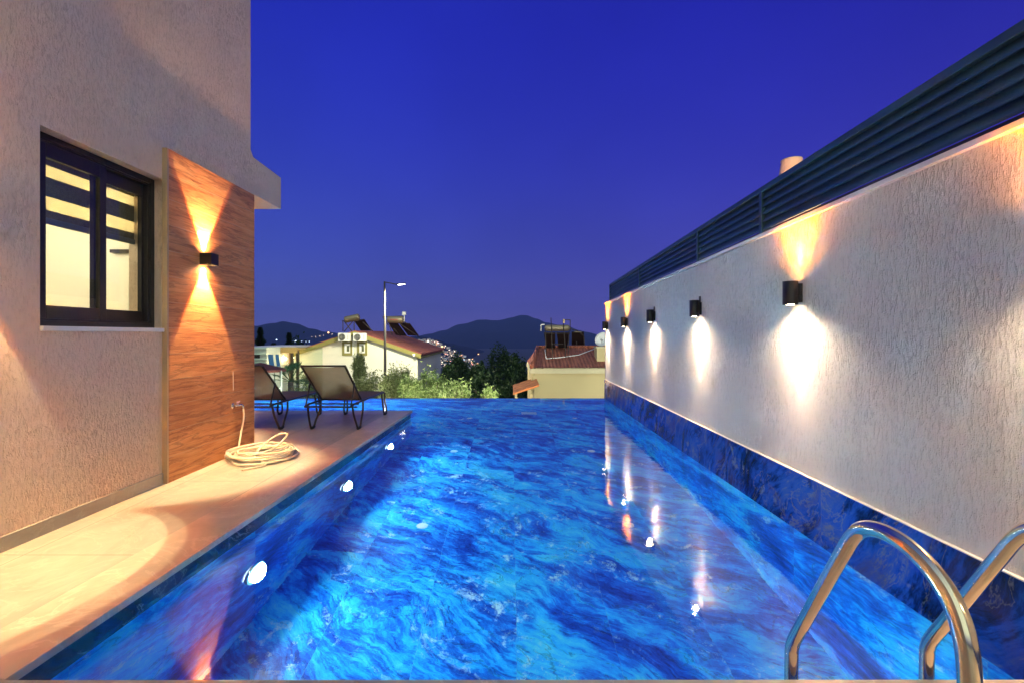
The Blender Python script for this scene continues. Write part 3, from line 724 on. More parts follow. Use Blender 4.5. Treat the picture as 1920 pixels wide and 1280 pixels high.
for i,(u,v,Y,hw_,mt,lb) in enumerate(shr):
    top=at(u,v,Y); h=top.z-GZ; r=px_w(hw_,Y); rz=max(.55,(top.z-at(u,765,Y).z)*.62) if hw_>15 else .5
    tree('olive_tree' if mt=='leaf_olive' else 'shrub',(top.x,Y,GZ),h,(r,r*.9,rz),M[mt],lb,'tree' if mt=='leaf_olive' else 'shrub',n=5200 if mt=='leaf_olive' else 4600,size=.032 if mt=='leaf_olive' else .036,trunk=.06,group='shrubs beyond the pool edge',clumps=34,seed=20+i,aspect=3.2,up=.8)
# dark trees farther off
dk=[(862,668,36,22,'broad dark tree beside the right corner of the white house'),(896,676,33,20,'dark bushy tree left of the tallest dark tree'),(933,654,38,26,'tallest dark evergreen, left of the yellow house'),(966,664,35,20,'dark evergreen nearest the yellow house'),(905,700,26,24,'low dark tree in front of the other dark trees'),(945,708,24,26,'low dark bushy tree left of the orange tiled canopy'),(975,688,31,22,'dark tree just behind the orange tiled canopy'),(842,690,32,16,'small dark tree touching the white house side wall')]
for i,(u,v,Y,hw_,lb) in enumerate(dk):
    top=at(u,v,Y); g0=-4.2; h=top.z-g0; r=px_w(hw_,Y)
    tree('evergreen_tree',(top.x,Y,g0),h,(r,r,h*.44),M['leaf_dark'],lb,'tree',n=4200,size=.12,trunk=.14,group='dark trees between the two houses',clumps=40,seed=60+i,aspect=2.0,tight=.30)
# conifers far left
def conifer(base,h,r,label,seed):
    rnd=random.Random(seed); T=empty('pine_tree',base,0,label,'tree','conifers beyond the left terrace')
    MB().tube([(0,0,0),(0,0,h*.97)],[.22,.03],8).build('trunk',M['bark'],T)
    f=MB()
    for k in range(5200):
        z=rnd.random()**.8; zz=h*(.18+.82*z); lay=.72+.28*math.cos(z*40); rr=r*(1-z)**.8*lay*rnd.random()**.4; a=rnd.uniform(0,6.28)
        q=Vector((math.cos(a)*rr,math.sin(a)*rr,zz-.12*rr)); d=Vector((math.cos(a),math.sin(a),rnd.uniform(-.3,.35))).normalized()*rnd.uniform(.12,.26); b=d.orthogonal().normalized()*.035
        f.add([q-d,q+b,q+d,q-b],[(0,1,2,3)])
    f.build('crown',M['leaf_pine'],T,fix=False)
for (u,v,Y,r,lb,sd) in ((488,614,46,1.5,'dark conifer against the hill just right of the villa corner',1),(542,624,46,1.25,'dark conifer standing right of the first, above the orange pergola',2),(513,643,44,.9,'short dark conifer between the two taller conifers',3)):
    tp=at(u,v,Y); conifer((tp.x,Y,-5.6),tp.z+5.6,r,lb,sd)
tp=at(566,641,44); tree('evergreen_tree',(tp.x,44,-5.6),tp.z+5.6,(1.3,1.2,2.0),M['leaf_dark'],'dark bush rising behind the left end of the white house','tree',n=3000,size=.14,trunk=.12,group='conifers beyond the left terrace',seed=90)
tp=at(594,645,44); 
# palm
pb_=at(545,702,13.5); P=empty('palm_tree',(pb_.x,13.5,GZ),0,'small green fan palm below the glass balustrade','palm')
hh=pb_.z-GZ-.2
MB().tube([(0,0,0),(.03,0,hh*.5),(0,0,hh)],[.11,.09,.08],10).build('trunk',M['bark'],P)
rnd=random.Random(5); f=MB()
for k in range(22):
    a=k*2.4; el=rnd.uniform(-.2,1.2); d=Vector((math.cos(a)*math.cos(el),math.sin(a)*math.cos(el),math.sin(el))); s=Vector((0,0,hh)); e_=s+d*.38
    f.tube([s,e_],.008,4)
    sd=d.cross(Vector((0,0,1))).normalized(); 
    for q in range(-7,8):
        dd=(d*math.cos(q*.16)+sd*math.sin(q*.16)).normalized(); tip=e_+dd*.36+Vector((0,0,-.05)); w_=dd.cross(Vector((0,0,1))).normalized()*.014
        mid=e_+dd*.2
        f.add([e_,mid+w_,tip,mid-w_],[(0,1,2,3)])
f.build('crown',M['leaf_palm'],P,fix=False)

# ------------------------------------------------------------------ white gabled house
M['cream']=plain('cream_render',(.70,.69,.60),.8,0,.05,.6,.15,30)
M['olive_trim']=plain('olive_trim',(.23,.21,.06),.7)
def roof_tiles(name,col,ax_along,ax_up,pa=.22,pb_=.34):
    t=NT(name); s=t.node('SeparateXYZ',{0:t.obj()}); A=s.outputs[ax_along]; B=s.outputs[ax_up]
    wa=t.math('SINE',t.math('MULTIPLY',A,2*math.pi/pa)); fb_=t.math('FRACT',t.math('DIVIDE',B,pb_))
    w=t.node('TexWhiteNoise',{'Vector':t.node('CombineXYZ',{0:t.math('FLOOR',t.math('DIVIDE',A,pa)),1:t.math('FLOOR',t.math('DIVIDE',B,pb_)),2:0.}).outputs[0]},noise_dimensions='3D')
    c=t.mix(w.outputs[0],[x*.7 for x in col],[x*1.25 for x in col]); n=t.noise(t.obj(),1.2,6,.6); c=t.mix(t.math('MULTIPLY',n,.5),c,[x*.6 for x in col])
    h=t.math('ADD',t.math('MULTIPLY',wa,.5),t.math('MULTIPLY',fb_,-.8))
    return t.bsdf(c,.8,0,t.bump(h,1.,.06))
M['roof_x']=roof_tiles('roof_tile_side',(.30,.085,.055),1,0)
M['roof_y']=roof_tiles('roof_tile_front',(.42,.13,.075),0,1,.16,.2)
YG=30.
A_=at(550,740,YG); xl_=at(550,0,YG).x; xr_=at(783,0,YG).x; xm=(xl_+xr_)/2
zr=at(671,624,YG).z; ze=at(783,664,YG).z; dep=9.8
wh=empty('white_house',(0,0,0),0,'cream gabled house with red roof behind the pool and loungers','house')
m=MB(); m.extr([(xl_,YG,GZ-.4),(xr_,YG,GZ-.4),(xr_,YG,ze),(xm,YG,zr),(xl_,YG,ze)],0,(0,dep,0)); m.build('wall',M['cream'],wh)
ov=.28; sl=(zr-ze)/(xr_-xm); th=.13
def roof_half(s):
    xe=xm+s*((xr_-xm)+ov); zee=zr-sl*((xr_-xm)+ov)
    m=MB(); m.add([(xm,YG-.2,zr+.02),(xe,YG-.2,zee+.02),(xe,YG+dep+.2,zee+.02),(xm,YG+dep+.2,zr+.02),(xm,YG-.2,zr+.02+th),(xe,YG-.2,zee+.02+th),(xe,YG+dep+.2,zee+.02+th),(xm,YG+dep+.2,zr+.02+th)],
      [(0,1,2,3),(4,7,6,5),(0,4,5,1),(1,5,6,2),(2,6,7,3),(3,7,4,0)]); return m
roof_half(1).build('roof',M['roof_x'],wh); roof_half(-1).build('roof',M['roof_x'],wh)
m=MB()
for s in (1,-1):
    xe=xm+s*((xr_-xm)+ov); zee=zr-sl*((xr_-xm)+ov)
    m.extr([(xm,YG-.26,zr-.16),(xe,YG-.26,zee-.16),(xe,YG-.26,zee+.10),(xm,YG-.26,zr+.10)],0,(0,.058,0))
m.box(xr_+.002,xr_+ov,YG-.2,YG+dep,ze-.24,ze-.12)
m.build('bargeboard',M['olive_trim'],wh)
for (u0,u1,un) in ((642,661,0),(670,688.5,1)):
    p0=at(u0,640,YG); p1=at(u1,666,YG)
    wv=MB(); wv.box(p0.x,p1.x,YG-.06,YG-.001,p1.z,p0.z); wv=wv.build('window',M['olive_trim'],wh)
    dx=(p1.x-p0.x)
    MB().box(p0.x+dx*.24,p1.x-dx*.2,YG-.085,YG-.061,p1.z+.16,p0.z-.14).build('frame',M['white'],wv)
    MB().box(p0.x+dx*.48,p1.x-dx*.28,YG-.10,YG-.086,p1.z+.26,p0.z-.26).build('pane',M['glass'] if 0 else plain('dull_pane',(.12,.13,.08),.2),wv)
def ac_unit(u0,u1,v0,v1,Y,label,grp=None):
    p0=at(u0,v0,Y); p1=at(u1,v1,Y); w=p1.x-p0.x; h=p0.z-p1.z
    A=empty('air_conditioner',(p0.x,Y,p1.z),0,label,'air conditioner','air conditioners on the white house')
    MB().box(0,w,-.32,-.02,0,h).build('casing',M['white'],A,bevel=.02)
    cx=w*.36; m=MB(); m.lathe([(h*.40,-.335),(h*.40,-.321)],(cx,0,h*.5),28,'Y')
    m.build('fan_guard',plain('fan_dark',(.05,.05,.04),.5),A)
    m=MB()
    for q in (.12,.22,.32,.40): m.tube([(cx+h*q*math.cos(a*.3927),-.345,h*.5+h*q*math.sin(a*.3927)) for a in range(16)],.012,5,closed=True)
    m.tube([(cx-h*.4,-.345,h*.5),(cx+h*.4,-.345,h*.5)],.01,5); m.tube([(cx,-.345,h*.1),(cx,-.345,h*.9)],.01,5); m.build('grille',M['grey'],A)
    m=MB(); 
    for k in range(6): m.box(w*.82,w*.90,-.326,-.321,h*(.25+.09*k),h*(.29+.09*k))
    m.build('vent_slot',M['grey'],A)
    MB().box(w*.1,w*.15,-.3,0,-.06,-.001).box(w*.85,w*.9,-.3,0,-.06,-.001).build('wall_bracket',M['grey'],A)
ac_unit(637,658.5,624.5,639.5,YG-.26,'left one of two white air conditioners under the gable peak')
ac_unit(665,688.5,624.5,639.5,YG-.26,'right one of two white air conditioners under the gable peak')
MB().tube([at(776,663,YG-.25),at(776,668,YG-.25)],.09,10).build('wall_spotlight',M['white'],wh)
MB().box(at(661,0,YG).x,at(663,0,YG).x,YG-.05,YG-.002,at(0,668,YG).z,at(0,633,YG).z).build('drain_pipe',M['white'],wh)

M['panel']=plain('solar_glass',(.022,.016,.013),.45,0,.2,3,spec=.15)
M['tank']=plain('tank_steel',(.24,.20,.13),.4,.5,.2,3)
M['stand']=plain('rusty_stand',(.06,.045,.035),.7,.2,.2,3)
def heater(name,label,Y,tank,tilt,legs,panels,depth=1.5,grp=None,mark=False):
    """roof water heater: tank=(u0,v0,u1,v1) centre line ends, r px"""
    u0,v0,u1,v1,rp=tank; a=at(u0,v0,Y); b=at(u1,v1,Y); r=px_w(rp,Y)
    Hh=empty(name,(0,0,0),0,label,'solar water heater',grp)
    a2=a+Vector((0,0,0)); d=(b-a)
    a2=a; b2=b+Vector((0,tilt,0))
    m=MB(); dd=(b2-a2).normalized(); L_=(b2-a2).length
    pts=[a2+dd*x for x in (0,.04,.1,L_-.1,L_-.04,L_)]
    m.tube(pts,[r*.55,r*.9,r,r,r*.9,r*.55],20); tk=m.build('tank',M['tank'],Hh)
    if mark:
        n_=8; m=MB()
        for i in range(n_):
            c=a2+dd*(L_*(.22+.06*i)); m.box(c.x,c.x+L_*.04,c.y-r*1.03,c.y-r*.9,c.z-r*.18,c.z+r*.12)
        m.build('tank_marking',plain('red_mark',(.45,.06,.05),.6),tk)
    m=MB()
    for (ua,va,ub,vb,y2) in legs: m.tube([at(ua,va,Y),at(ub,vb,Y)+Vector((0,y2,0))],.022*Y/22,5)
    m.build('stand',M['stand'],Hh)
    for q in panels:        # four image corners at two depths -> a real tilted slab
        c=[at(q[i][0],q[i][1],Y+q[i][2]) for i in range(4)]
        nrm=(c[1]-c[0]).cross(c[3]-c[0]).normalized()*.08
        m=MB(); m.add(c+[x+nrm for x in c],[(0,1,2,3),(4,7,6,5),(0,4,5,1),(1,5,6,2),(2,6,7,3),(3,7,4,0)]); m.build('collector',M['panel'],Hh)
    return Hh
YT=31.5
heater('water_heater','tilted roof water heater left on the white house ridge',YT,(646,600,674,594,6.2),0,
  [(643,602,643,621,0),(645,602,660,622,0),(662,602,645,622,0),(664,603,664,622,0),(680,604,699,621,0),(641,602,672,602,0)],
  [[(664,602,0),(684,600,.5),(697,620,2.2),(676,620,1.4)]],grp='roof water heaters')
h2=heater('water_heater','wide roof water heater behind the lamp post with two collectors',YT+1,(726,599,757,600,6.6),0,
  [(718,595,728,610,0),(718,594,755,593,0),(755,593,757,603,0),(730,608,735,628,0),(738,616,744,630,1),(757,603,762,606,0),(748,606,778,632,1.5)],
  [[(728,606,0),(745,605,.4),(763,630,2.2),(742,628,1.6)],[(748,606,.2),(769,608,.6),(785,630,2.4),(765,629,2.)]],grp='roof water heaters',mark=True)
m=MB(); q=at(758,588,YT+1); m.box(q.x-.12,q.x+.12,q.y-.12,q.y+.12,q.z-.11,q.z+.12); m.tube([q,(q.x,q.y,at(0,604,YT+1).z)],.03,6); m.build('header_box',M['white'],h2)

# ------------------------------------------------------------------ street lamp
YS=25.; b=at(722,700,YS)
sl_=empty('street_lamp',(b.x,YS,GZ),0,'tall galvanised street lamp with short arm standing before the white house','street lamp')
ztop=at(720,528,YS).z-GZ
MB().tube([(0,0,0),(0,0,ztop*.5),(-.03,0,ztop)],[.085,.072,.05],12).build('pole',M['galv'],sl_)
MB().tube([(-.03,0,ztop-.03),(.25,0,ztop-.08),(.62,0,ztop-.16)],.026,8).build('arm',M['galv'],sl_)
m=MB(); Mx=Matrix.Translation((.62,0,ztop-.16))@Matrix.Rotation(-.12,4,'Y')
m.box(0,.5,-.11,.11,-.035,.03,Mx); hd=m.build('lamp_head',M['galv'],sl_,bevel=.02)
m=MB(); m.box(.1,.46,-.08,.08,-.045,-.037,Mx); m.build('diffuser',emit('street_led',(1,.95,.8),25),hd)
lamp('street_light','SPOT',(.9,0,ztop-.2),5500,(1,.93,.62),sl_,.12,165,.5,(0,.15,-1))

# floodlights bracketed to the outer face of the infinity edge wall
for i,(X,pw,aim,lb) in enumerate([(-5.0,1200,(-.15,1,-.02),'black floodlight on the outer face of the pool wall, left'),(-1.6,1100,(-.22,1,-.04),'black floodlight on the outer face of the pool wall, middle'),(2.3,2200,(.05,1,.10),'black floodlight on the outer face of the pool wall, facing the yellow house')]):
    G=empty('floodlight',(X,YF,-1.0),0,lb,'floodlight','floodlights below the pool edge')
    MB().box(-.02,.02,.004,.16,-.02,.02).build('bracket',M['black'],G)
    Mx=Matrix.Translation((0,.22,0))@Vector(aim).to_track_quat('Y','Z').to_matrix().to_4x4()
    MB().box(-.12,.12,-.04,.04,-.09,.09,Mx).build('housing',M['black'],G,bevel=.01)
    MB().box(-.105,.105,.041,.046,-.075,.075,Mx).build('lens',emit('flood_led',(1,.95,.7),20),G)
    lamp('flood','SPOT',(0,.30,0),pw,(1,.97,.82),G,.06,150,.7,aim)

# ------------------------------------------------------------------ yellow house, right
YY=20.
M['yellow']=plain('yellow_render',(.60,.50,.26),.8,0,.07,.5,.15,30)
yh=empty('yellow_house',(0,0,0),0,'yellow rendered house with brown tiled roof beyond the right end of the pool','house')
e0=at(996,688,YY); xR=7.5
MB().box(e0.x,xR,YY,YY+4.6,GZ-.4,e0.z-.18).build('wall',M['yellow'],yh)
MB().box(e0.x-.04,xR,YY-.10,YY-.002,e0.z-.26,e0.z-.03).box(e0.x-.04,e0.x-.001,YY-.002,YY+4.5,e0.z-.26,e0.z-.03).build('cornice',plain('pale_cornice',(.66,.60,.38),.7),yh)
MB().tube([(e0.x+.12,YY-.06,e0.z-.26),(e0.x+.12,YY-.06,GZ)],.04,8).build('drain_pipe',M['yellow'],yh)
rd=at(1008,651,YY+2.2); 
m=MB(); c=[(e0.x-.02,YY-.18,e0.z),(xR+.2,YY-.18,e0.z),(xR+.2,YY+2.2,rd.z),(rd.x,YY+2.2,rd.z),(xR+.2,YY+4.8,e0.z),(e0.x-.02,YY+4.8,e0.z)]
m.add(c,[(0,1,2,3),(3,2,4,5),(0,3,5),(1,0,5,4)]); rf=m.build('roof',M['roof_y'],yh)
m=MB(); m.tube([(e0.x,YY-.18,e0.z+.03),(rd.x,YY+2.2,rd.z+.03)],.09,8); m.tube([(rd.x,YY+2.2,rd.z+.03),(xR,YY+2.2,rd.z+.03)],.07,8); m.build('ridge_tiles',M['roof_y'],yh)
p0=at(1116,652,YY+.9); p1=at(1146,680,YY+.5)
m=MB(); m.box(p0.x,p0.x+.75,YY+.5,YY+1.1,p1.z-.1,p0.z); 
ch=m.build('roof_box',M['yellow'],yh); m=MB(); m.box(p0.x-.04,p0.x+.8,YY+.46,YY+1.14,p0.z,p0.z+.06); m.build('roof_box_lid',plain('lid',(.66,.6,.38),.7),ch)
def on_roof(u,v):      # point of the front roof slope seen there
    s=(rd.z-e0.z)/2.38
    k=(H-e0.z-s*.18+ s*0)
    Y=(H-e0.z+s*(YY-.18))/((v-V0)/F+s); return at(u,v,Y)
m=MB(); pp=[on_roof(1022,657),on_roof(1024,674),on_roof(1050,672),on_roof(1085,667),on_roof(1114,656)]
m.tube([p+Vector((0,0,.05)) for p in pp],.025,6); m.build('roof_pipe',M['white'],yh)
YK=21.0
def yh_heater():
    return heater('water_heater','steel roof water heater with two dark collectors on the yellow house',YK,(1021,615,1068,615,6.0),0,
    [(1022,609,1022,665,-.6),(1033,596,1033,671,-.8),(1056,601,1057,668,-.8),(1069,600,1069,621,0),(1056,600,1069,600,0),(1067,621,1062,668,-.6),(1020,625,1069,625,0),(1036,645,1056,645,0)],
    [[(1020,626,0),(1041,626,0),(1041,652,1.1),(1024,652,1.1)],[(1044,626,0),(1068,626,0),(1063,652,1.1),(1047,652,1.1)]],grp='roof water heaters')
yk=yh_heater()
m=MB(); m.tube([at(1014,621,YK),at(1014.5,609,YK),at(1021,608.5,YK)],.03,6); m.build('vent_pipe',M['white'],yk)
m=MB(); m.box(*sorted((at(1055,0,YK).x,at(1058.5,0,YK).x)),YK-.15,YK-.02,at(0,606,YK).z,at(0,599,YK).z); m.build('valve_box',plain('valve',(.55,.40,.2),.5),yk)
h4=heater('water_heater','black backed collector of a heater behind the yellow house ridge',YK+2.4,(1076,622,1091,623,1.2),0,
    [(1070,617,1082,620,0),(1082,620,1095,630,0),(1095,630,1096,655,0),(1081,640,1082,658,0)],
    [[(1072,624,0),(1095,624,0),(1096,652,.9),(1072,652,.9)]],grp='roof water heaters')
dp=at(1129,636,21.5); D=empty('satellite_dish',(dp.x,dp.y,dp.z),0,'pale satellite dish at the end of the right wall','satellite dish')
m=MB(); pr=[(.02,.10),(.15,.085),(.27,.04),(.36,-.01)]
m.lathe(pr+[(r,h-.012) for r,h in reversed(pr)],(0,0,0),28,'Y',False); dd_=m.build('dish',M['white'],D); dd_.rotation_euler=(R(-25),0,R(-35))
MB().tube([(0,.06,-.02),(0,.12,-.75)],.03,8).build('mast',M['grey'],D)
MB().tube([(0,0,-.3),(-.12,-.38,-.02)],.012,6).box(-.16,-.08,-.42,-.35,-.05,.02).build('receiver_arm',M['grey'],D)
# small orange tiled canopy at the left of the yellow house
oc=empty('tiled_canopy',(0,0,0),0,'small orange tiled canopy sticking out left of the yellow house','canopy')
a=at(962,735,18.5); b=at(996,722,18.5)
m=MB(); m.add([(a.x,18.2,a.z-.06),(b.x+.3,18.2,b.z),(b.x+.3,20.5,b.z+.08),(a.x,20.5,a.z+.02),(a.x,18.2,a.z-.0),(b.x+.3,18.2,b.z+.07),(b.x+.3,20.5,b.z+.15),(a.x,20.5,a.z+.09)],[(0,1,2,3),(4,7,6,5),(0,4,5,1),(1,5,6,2),(2,6,7,3),(3,7,4,0)])
m.build('roof',roof_tiles('orange_tiles',(.62,.22,.07),1,0,.16,.2),oc)
for x_ in (a.x+.12,b.x): MB().box(x_-.05,x_+.05,18.4,18.5,GZ,a.z-.04).build('post',M['yellow'],oc)
lamp('canopy_light','POINT',(a.x+.4,17.7,a.z+.5),14,(1,.6,.25),None,.06)

# ------------------------------------------------------------------ left: neighbours seen behind the glass
ln=empty('terrace_house',(0,0,0),0,'pale house with banded facade at the far left behind the balustrade','house')
Yn=27.
x0=at(430,0,Yn).x; x1=at(500,0,Yn).x
M['lilac']=plain('pale_render',(.62,.62,.66),.8)
MB().box(x0,x1,Yn,Yn+6,GZ-.5,at(0,651,Yn).z).build('wall',M['lilac'],ln)
m=MB()
for v in (652,662,672,677): m.box(x0,x1+.15,Yn-.35,Yn-.002,at(0,v+1.8,Yn).z,at(0,v,Yn).z)
m.build('balcony_slab',M['white'],ln)
MB().box(x0,x1-.4,Yn-.02,Yn-.004,at(0,671,Yn).z,at(0,664,Yn).z).build('window',M['panel'],ln)
pg=empty('pergola',(0,0,0),0,'lit timber pergola with deep fascia left of the white house','pergola')
Yp=28.6
M['timber']=plain('honey_timber',(.52,.32,.13),.6,0,.25,3)
a=at(497,651,Yp); b=at(557,661.5,Yp)
m=MB(); m.box(a.x,b.x,Yp,Yp+.08,b.z,a.z); 
for k in range(3): m.box(a.x-.01,b.x+.01,Yp-.015,Yp-.002,b.z+(a.z-b.z)*(.02+.33*k),b.z+(a.z-b.z)*(.06+.33*k))
m.build('fascia',M['timber'],pg)
m=MB()
for k in range(7): x=a.x+(b.x-a.x)*k/6; m.box(x-.05,x+.05,Yp+.09,Yp+1.1,a.z-.16,a.z-.02)
m.build('rafters',M['timber'],pg)
for u in (499,523,545,556): x=at(u,0,Yp).x; MB().box(x-.07,x+.07,Yp+.0+.09,Yp+.24,GZ-.4,b.z+.1).build('post',M['bronze'],pg)
MB().box(a.x,xl_-.1,Yp+1.1,Yp+1.2,GZ-.4,b.z).build('back_wall',plain('terrace_back',(.30,.17,.09),.8),pg)
for u,v in ((549,670),(536,672),(527,686)):
    q=at(u,v,Yp+.6); g=MB(); g.lathe([(.02,-.07),(.07,0),(.02,.07)],(q.x,q.y,q.z),10); g.build('bulb',emit('pergola_bulb',(1,.55,.2),60),pg)
    lamp('pergola_light','POINT',(q.x,q.y-.25,q.z),26,(1,.62,.28),None,.08)
lamp('pergola_front','POINT',(at(525,0,Yp-2).x,Yp-1.6,at(0,668,Yp-2).z),45,(1,.68,.35),None,.1)
for k,(u0_,u1_,lb) in enumerate(((500,511,'blue awning flap nearer the terrace house'),(514,522,'narrow blue awning flap nearer the pergola'))):
    aw=empty('awning',(0,0,0),0,lb,'awning','blue awnings'); a=at(u0_+2,664,21.5); b=at(u1_+3,686,20.8)
    m=MB(); m.add([(a.x,a.y,a.z),(at(u1_,0,21.5).x,a.y,a.z),(b.x,b.y,b.z),(at(u0_+5,0,20.8).x,b.y,b.z)]+[(a.x,a.y+.03,a.z),(at(u1_,0,21.5).x,a.y+.03,a.z),(b.x,b.y+.03,b.z),(at(u0_+5,0,20.8).x,b.y+.03,b.z)],[(0,1,2,3),(4,7,6,5),(0,4,5,1),(1,5,6,2),(2,6,7,3),(3,7,4,0)])
    m.build('cloth',plain('blue_cloth',(.06,.18,.42),.8),aw)
    MB().tube([(b.x,b.y,b.z),(b.x,b.y+.3,GZ)],.03,6).build('post',M['grey'],aw)
ps=empty('parasol',(0,0,0),0,'dark red parasol with white pole beyond the left lounger','parasol')
Yq=12.5; c=at(488,681,Yq); rr=px_w(44,Yq)
m=MB(); n_=8; vs=[(c.x,Yq,c.z+.03)]
zb=at(0,692,Yq).z
for k in range(n_): a=2*math.pi*(k+.5)/n_; vs.append((c.x+rr*math.cos(a),Yq+rr*math.sin(a),zb))
for k in range(n_): a=2*math.pi*(k+.5)/n_; vs.append((c.x+rr*math.cos(a),Yq+rr*math.sin(a),zb-.06))
m.add(vs,[(0,1+k,1+(k+1)%n_) for k in range(n_)]+[(1+k,1+(k+1)%n_,9+(k+1)%n_,9+k) for k in range(n_)]); m.build('canopy',plain('red_canvas',(.20,.05,.045),.8),ps)
MB().tube([(c.x,Yq,GZ),(c.x,Yq,c.z)],.03,8).build('pole',M['white'],ps)
dp_=at(527.5,0,11.5); gp=empty('white_gate_frame',(0,0,0),0,'thin white metal frame standing behind the glass balustrade','frame')
MB().tube([(dp_.x,11.5,GZ),(dp_.x,11.5,at(0,694,11.5).z)],.018,6).build('post',M['white'],gp)
MB().tube([(dp_.x,11.5,at(0,727,11.5).z),(dp_.x-1.4,11.5,at(0,727,11.5).z)],.018,6).build('rail',M['white'],gp)

# ------------------------------------------------------------------ chimney pot behind the fence
Yc=5.2; q=at(1484,300,Yc)
cp=empty('chimney',(q.x,Yc,-1),0,'pale tapered chimney pot peeping over the louvred fence','chimney')
zt_=q.z+1
m=MB(); m.lathe([(.17,zt_-.55),(.142,zt_-.25),(.105,zt_-.03),(.112,zt_-.012),(.108,zt_),(.095,zt_+.005),(.088,zt_-.05)],(0,0,0),28); m.build('pot',plain('pale_clay',(.66,.50,.40),.75,0,.25,14,.3,50),cp)
MB().box(-.2,.2,-.2,.2,0,zt_-.55).build('stack',M['stucco_wall'],cp)
lamp('chimney_glow','SPOT',(q.x-.35,Yc-1.0,1.2),420,(1,.56,.30),None,.05,60,.6,(.3,.9,1.6))

# ------------------------------------------------------------------ sky: clear dusk, deep blue above, violet at the horizon, unseen parts overhead and behind brightened to fill the walls
w=bpy.data.worlds.new('World'); bpy.context.scene.world=w; w.use_nodes=True
nt=w.node_tree; nt.nodes.clear(); N_=nt.nodes.new; Lk=nt.links.new
out=N_('ShaderNodeOutputWorld'); bg=N_('ShaderNodeBackground'); tc=N_('ShaderNodeTexCoord'); sp=N_('ShaderNodeSeparateXYZ')
Lk(tc.outputs['Generated'],sp.inputs[0])
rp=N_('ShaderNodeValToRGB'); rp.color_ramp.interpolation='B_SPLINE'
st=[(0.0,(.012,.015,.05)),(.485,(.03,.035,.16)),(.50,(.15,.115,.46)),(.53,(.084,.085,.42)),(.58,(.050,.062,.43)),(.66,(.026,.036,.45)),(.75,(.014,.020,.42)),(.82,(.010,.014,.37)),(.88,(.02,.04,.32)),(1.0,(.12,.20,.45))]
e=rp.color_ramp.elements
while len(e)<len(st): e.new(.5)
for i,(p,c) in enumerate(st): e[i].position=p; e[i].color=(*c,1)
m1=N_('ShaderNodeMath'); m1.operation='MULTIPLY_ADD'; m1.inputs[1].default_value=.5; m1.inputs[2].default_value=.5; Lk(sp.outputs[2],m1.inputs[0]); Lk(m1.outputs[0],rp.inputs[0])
# brighter sky added behind the camera as fill light on the walls
m2=N_('ShaderNodeMapRange'); m2.inputs['From Min'].default_value=.25; m2.inputs['From Max'].default_value=-.9; m2.interpolation_type='SMOOTHSTEP'; Lk(sp.outputs[1],m2.inputs['Value'])
m3_=N_('ShaderNodeMapRange'); m3_.inputs['From Min'].default_value=-.05; m3_.inputs['From Max'].default_value=.1; Lk(sp.outputs[2],m3_.inputs['Value'])
m4=N_('ShaderNodeMath'); m4.operation='MULTIPLY'; Lk(m2.outputs[0],m4.inputs[0]); Lk(m3_.outputs[0],m4.inputs[1])
mx=N_('ShaderNodeMix'); mx.data_type='RGBA'; Lk(m4.outputs[0],mx.inputs[0]); 
sk=N_('ShaderNodeMapRange'); sk.inputs['From Min'].default_value=-.75; sk.inputs['From Max'].default_value=.75; Lk(sp.outputs[0],sk.inputs['Value'])
tn=N_('ShaderNodeMix'); tn.data_type='RGBA'; Lk(sk.outputs[0],tn.inputs[0]); tn.inputs[6].default_value=(1.0,1.45,1.12,1); tn.inputs[7].default_value=(1.25,.78,.92,1)
nz=N_('ShaderNodeTexNoise'); nz.inputs['Scale'].default_value=2.2; nz.inputs['Detail'].default_value=5; Lk(tc.outputs['Generated'],nz.inputs['Vector'])
nr=N_('ShaderNodeMapRange'); nr.inputs['From Min'].default_value=.3; nr.inputs['From Max'].default_value=.7; nr.inputs['To Min'].default_value=.90; nr.inputs['To Max'].default_value=1.12; Lk(nz.outputs[0],nr.inputs['Value'])
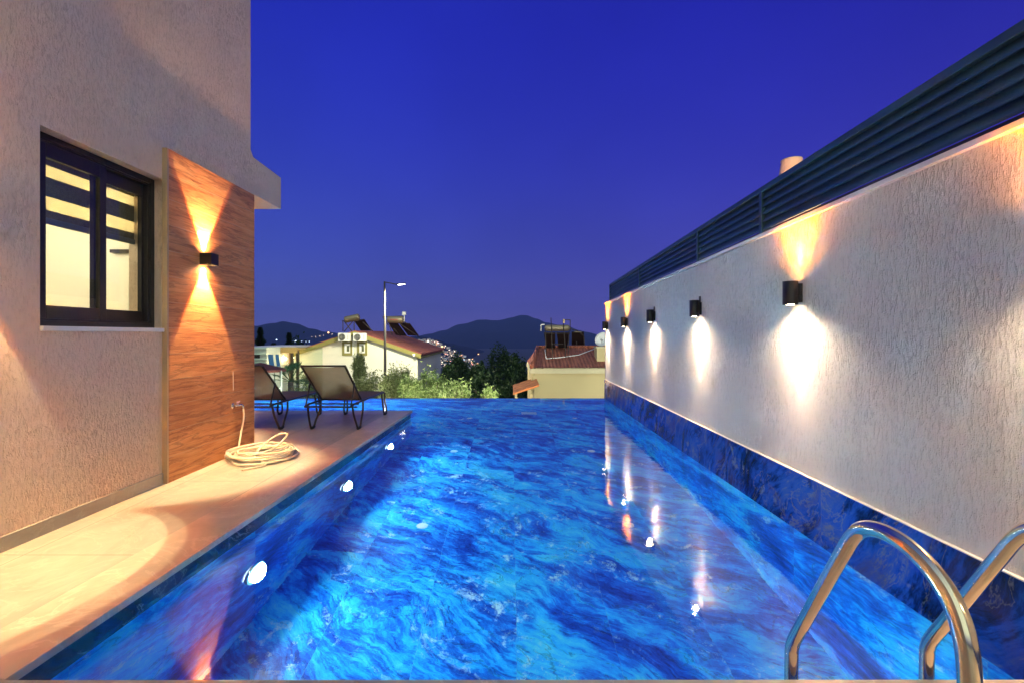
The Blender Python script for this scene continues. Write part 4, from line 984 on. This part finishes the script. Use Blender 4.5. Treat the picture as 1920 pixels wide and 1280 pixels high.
vm=N_('ShaderNodeVectorMath'); vm.operation='MULTIPLY'; Lk(rp.outputs[0],vm.inputs[0]); Lk(tn.outputs[2],vm.inputs[1])
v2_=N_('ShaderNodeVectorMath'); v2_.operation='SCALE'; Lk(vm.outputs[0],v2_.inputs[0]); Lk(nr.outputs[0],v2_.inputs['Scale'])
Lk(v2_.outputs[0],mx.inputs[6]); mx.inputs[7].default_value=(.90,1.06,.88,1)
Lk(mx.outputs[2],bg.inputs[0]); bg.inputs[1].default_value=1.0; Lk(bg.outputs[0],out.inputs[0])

# ------------------------------------------------------------------ evening haze
t=NT('haze'); pv=t.node('VolumePrincipled',{'Color':(.26,.36,1.0),'Density':HAZE,'Anisotropy':0.0}); t.l.new(pv.outputs[0],t.out.inputs[1])
hz=MB().box(-4800,4800,-75,5600,-73,330).build('haze',t.m); hz['kind']='stuff'; hz['label']='thin blue evening haze over the hills'
# ------------------------------------------------------------------ camera, render
cam=bpy.data.cameras.new('camera'); co=bpy.data.objects.new('camera',cam); C.objects.link(co)
co.location=(0,0,H); co.rotation_euler=(R(90),0,0); cam.lens=16.0; cam.sensor_width=36; cam.sensor_fit='HORIZONTAL'
cam.shift_x=.0005; cam.shift_y=-13/1920; cam.clip_start=.02; cam.clip_end=20000
sc=bpy.context.scene; sc.camera=co
sc.view_settings.view_transform='Standard'; sc.view_settings.look='None'; sc.view_settings.exposure=0; sc.view_settings.gamma=1
sc.render.engine='CYCLES'; cy=sc.cycles
cy.use_denoising=True
try: cy.denoiser='OPENIMAGEDENOISE'; cy.denoising_input_passes='RGB_ALBEDO_NORMAL'
except Exception: pass
cy.max_bounces=10; cy.diffuse_bounces=4; cy.glossy_bounces=4; cy.transmission_bounces=6; cy.transparent_max_bounces=16
cy.caustics_reflective=False; cy.caustics_refractive=True; cy.blur_glossy=.6
cy.sample_clamp_indirect=400; cy.sample_clamp_direct=0
cy.use_adaptive_sampling=True; cy.adaptive_threshold=.01
try: cy.use_light_tree=True
except Exception: pass
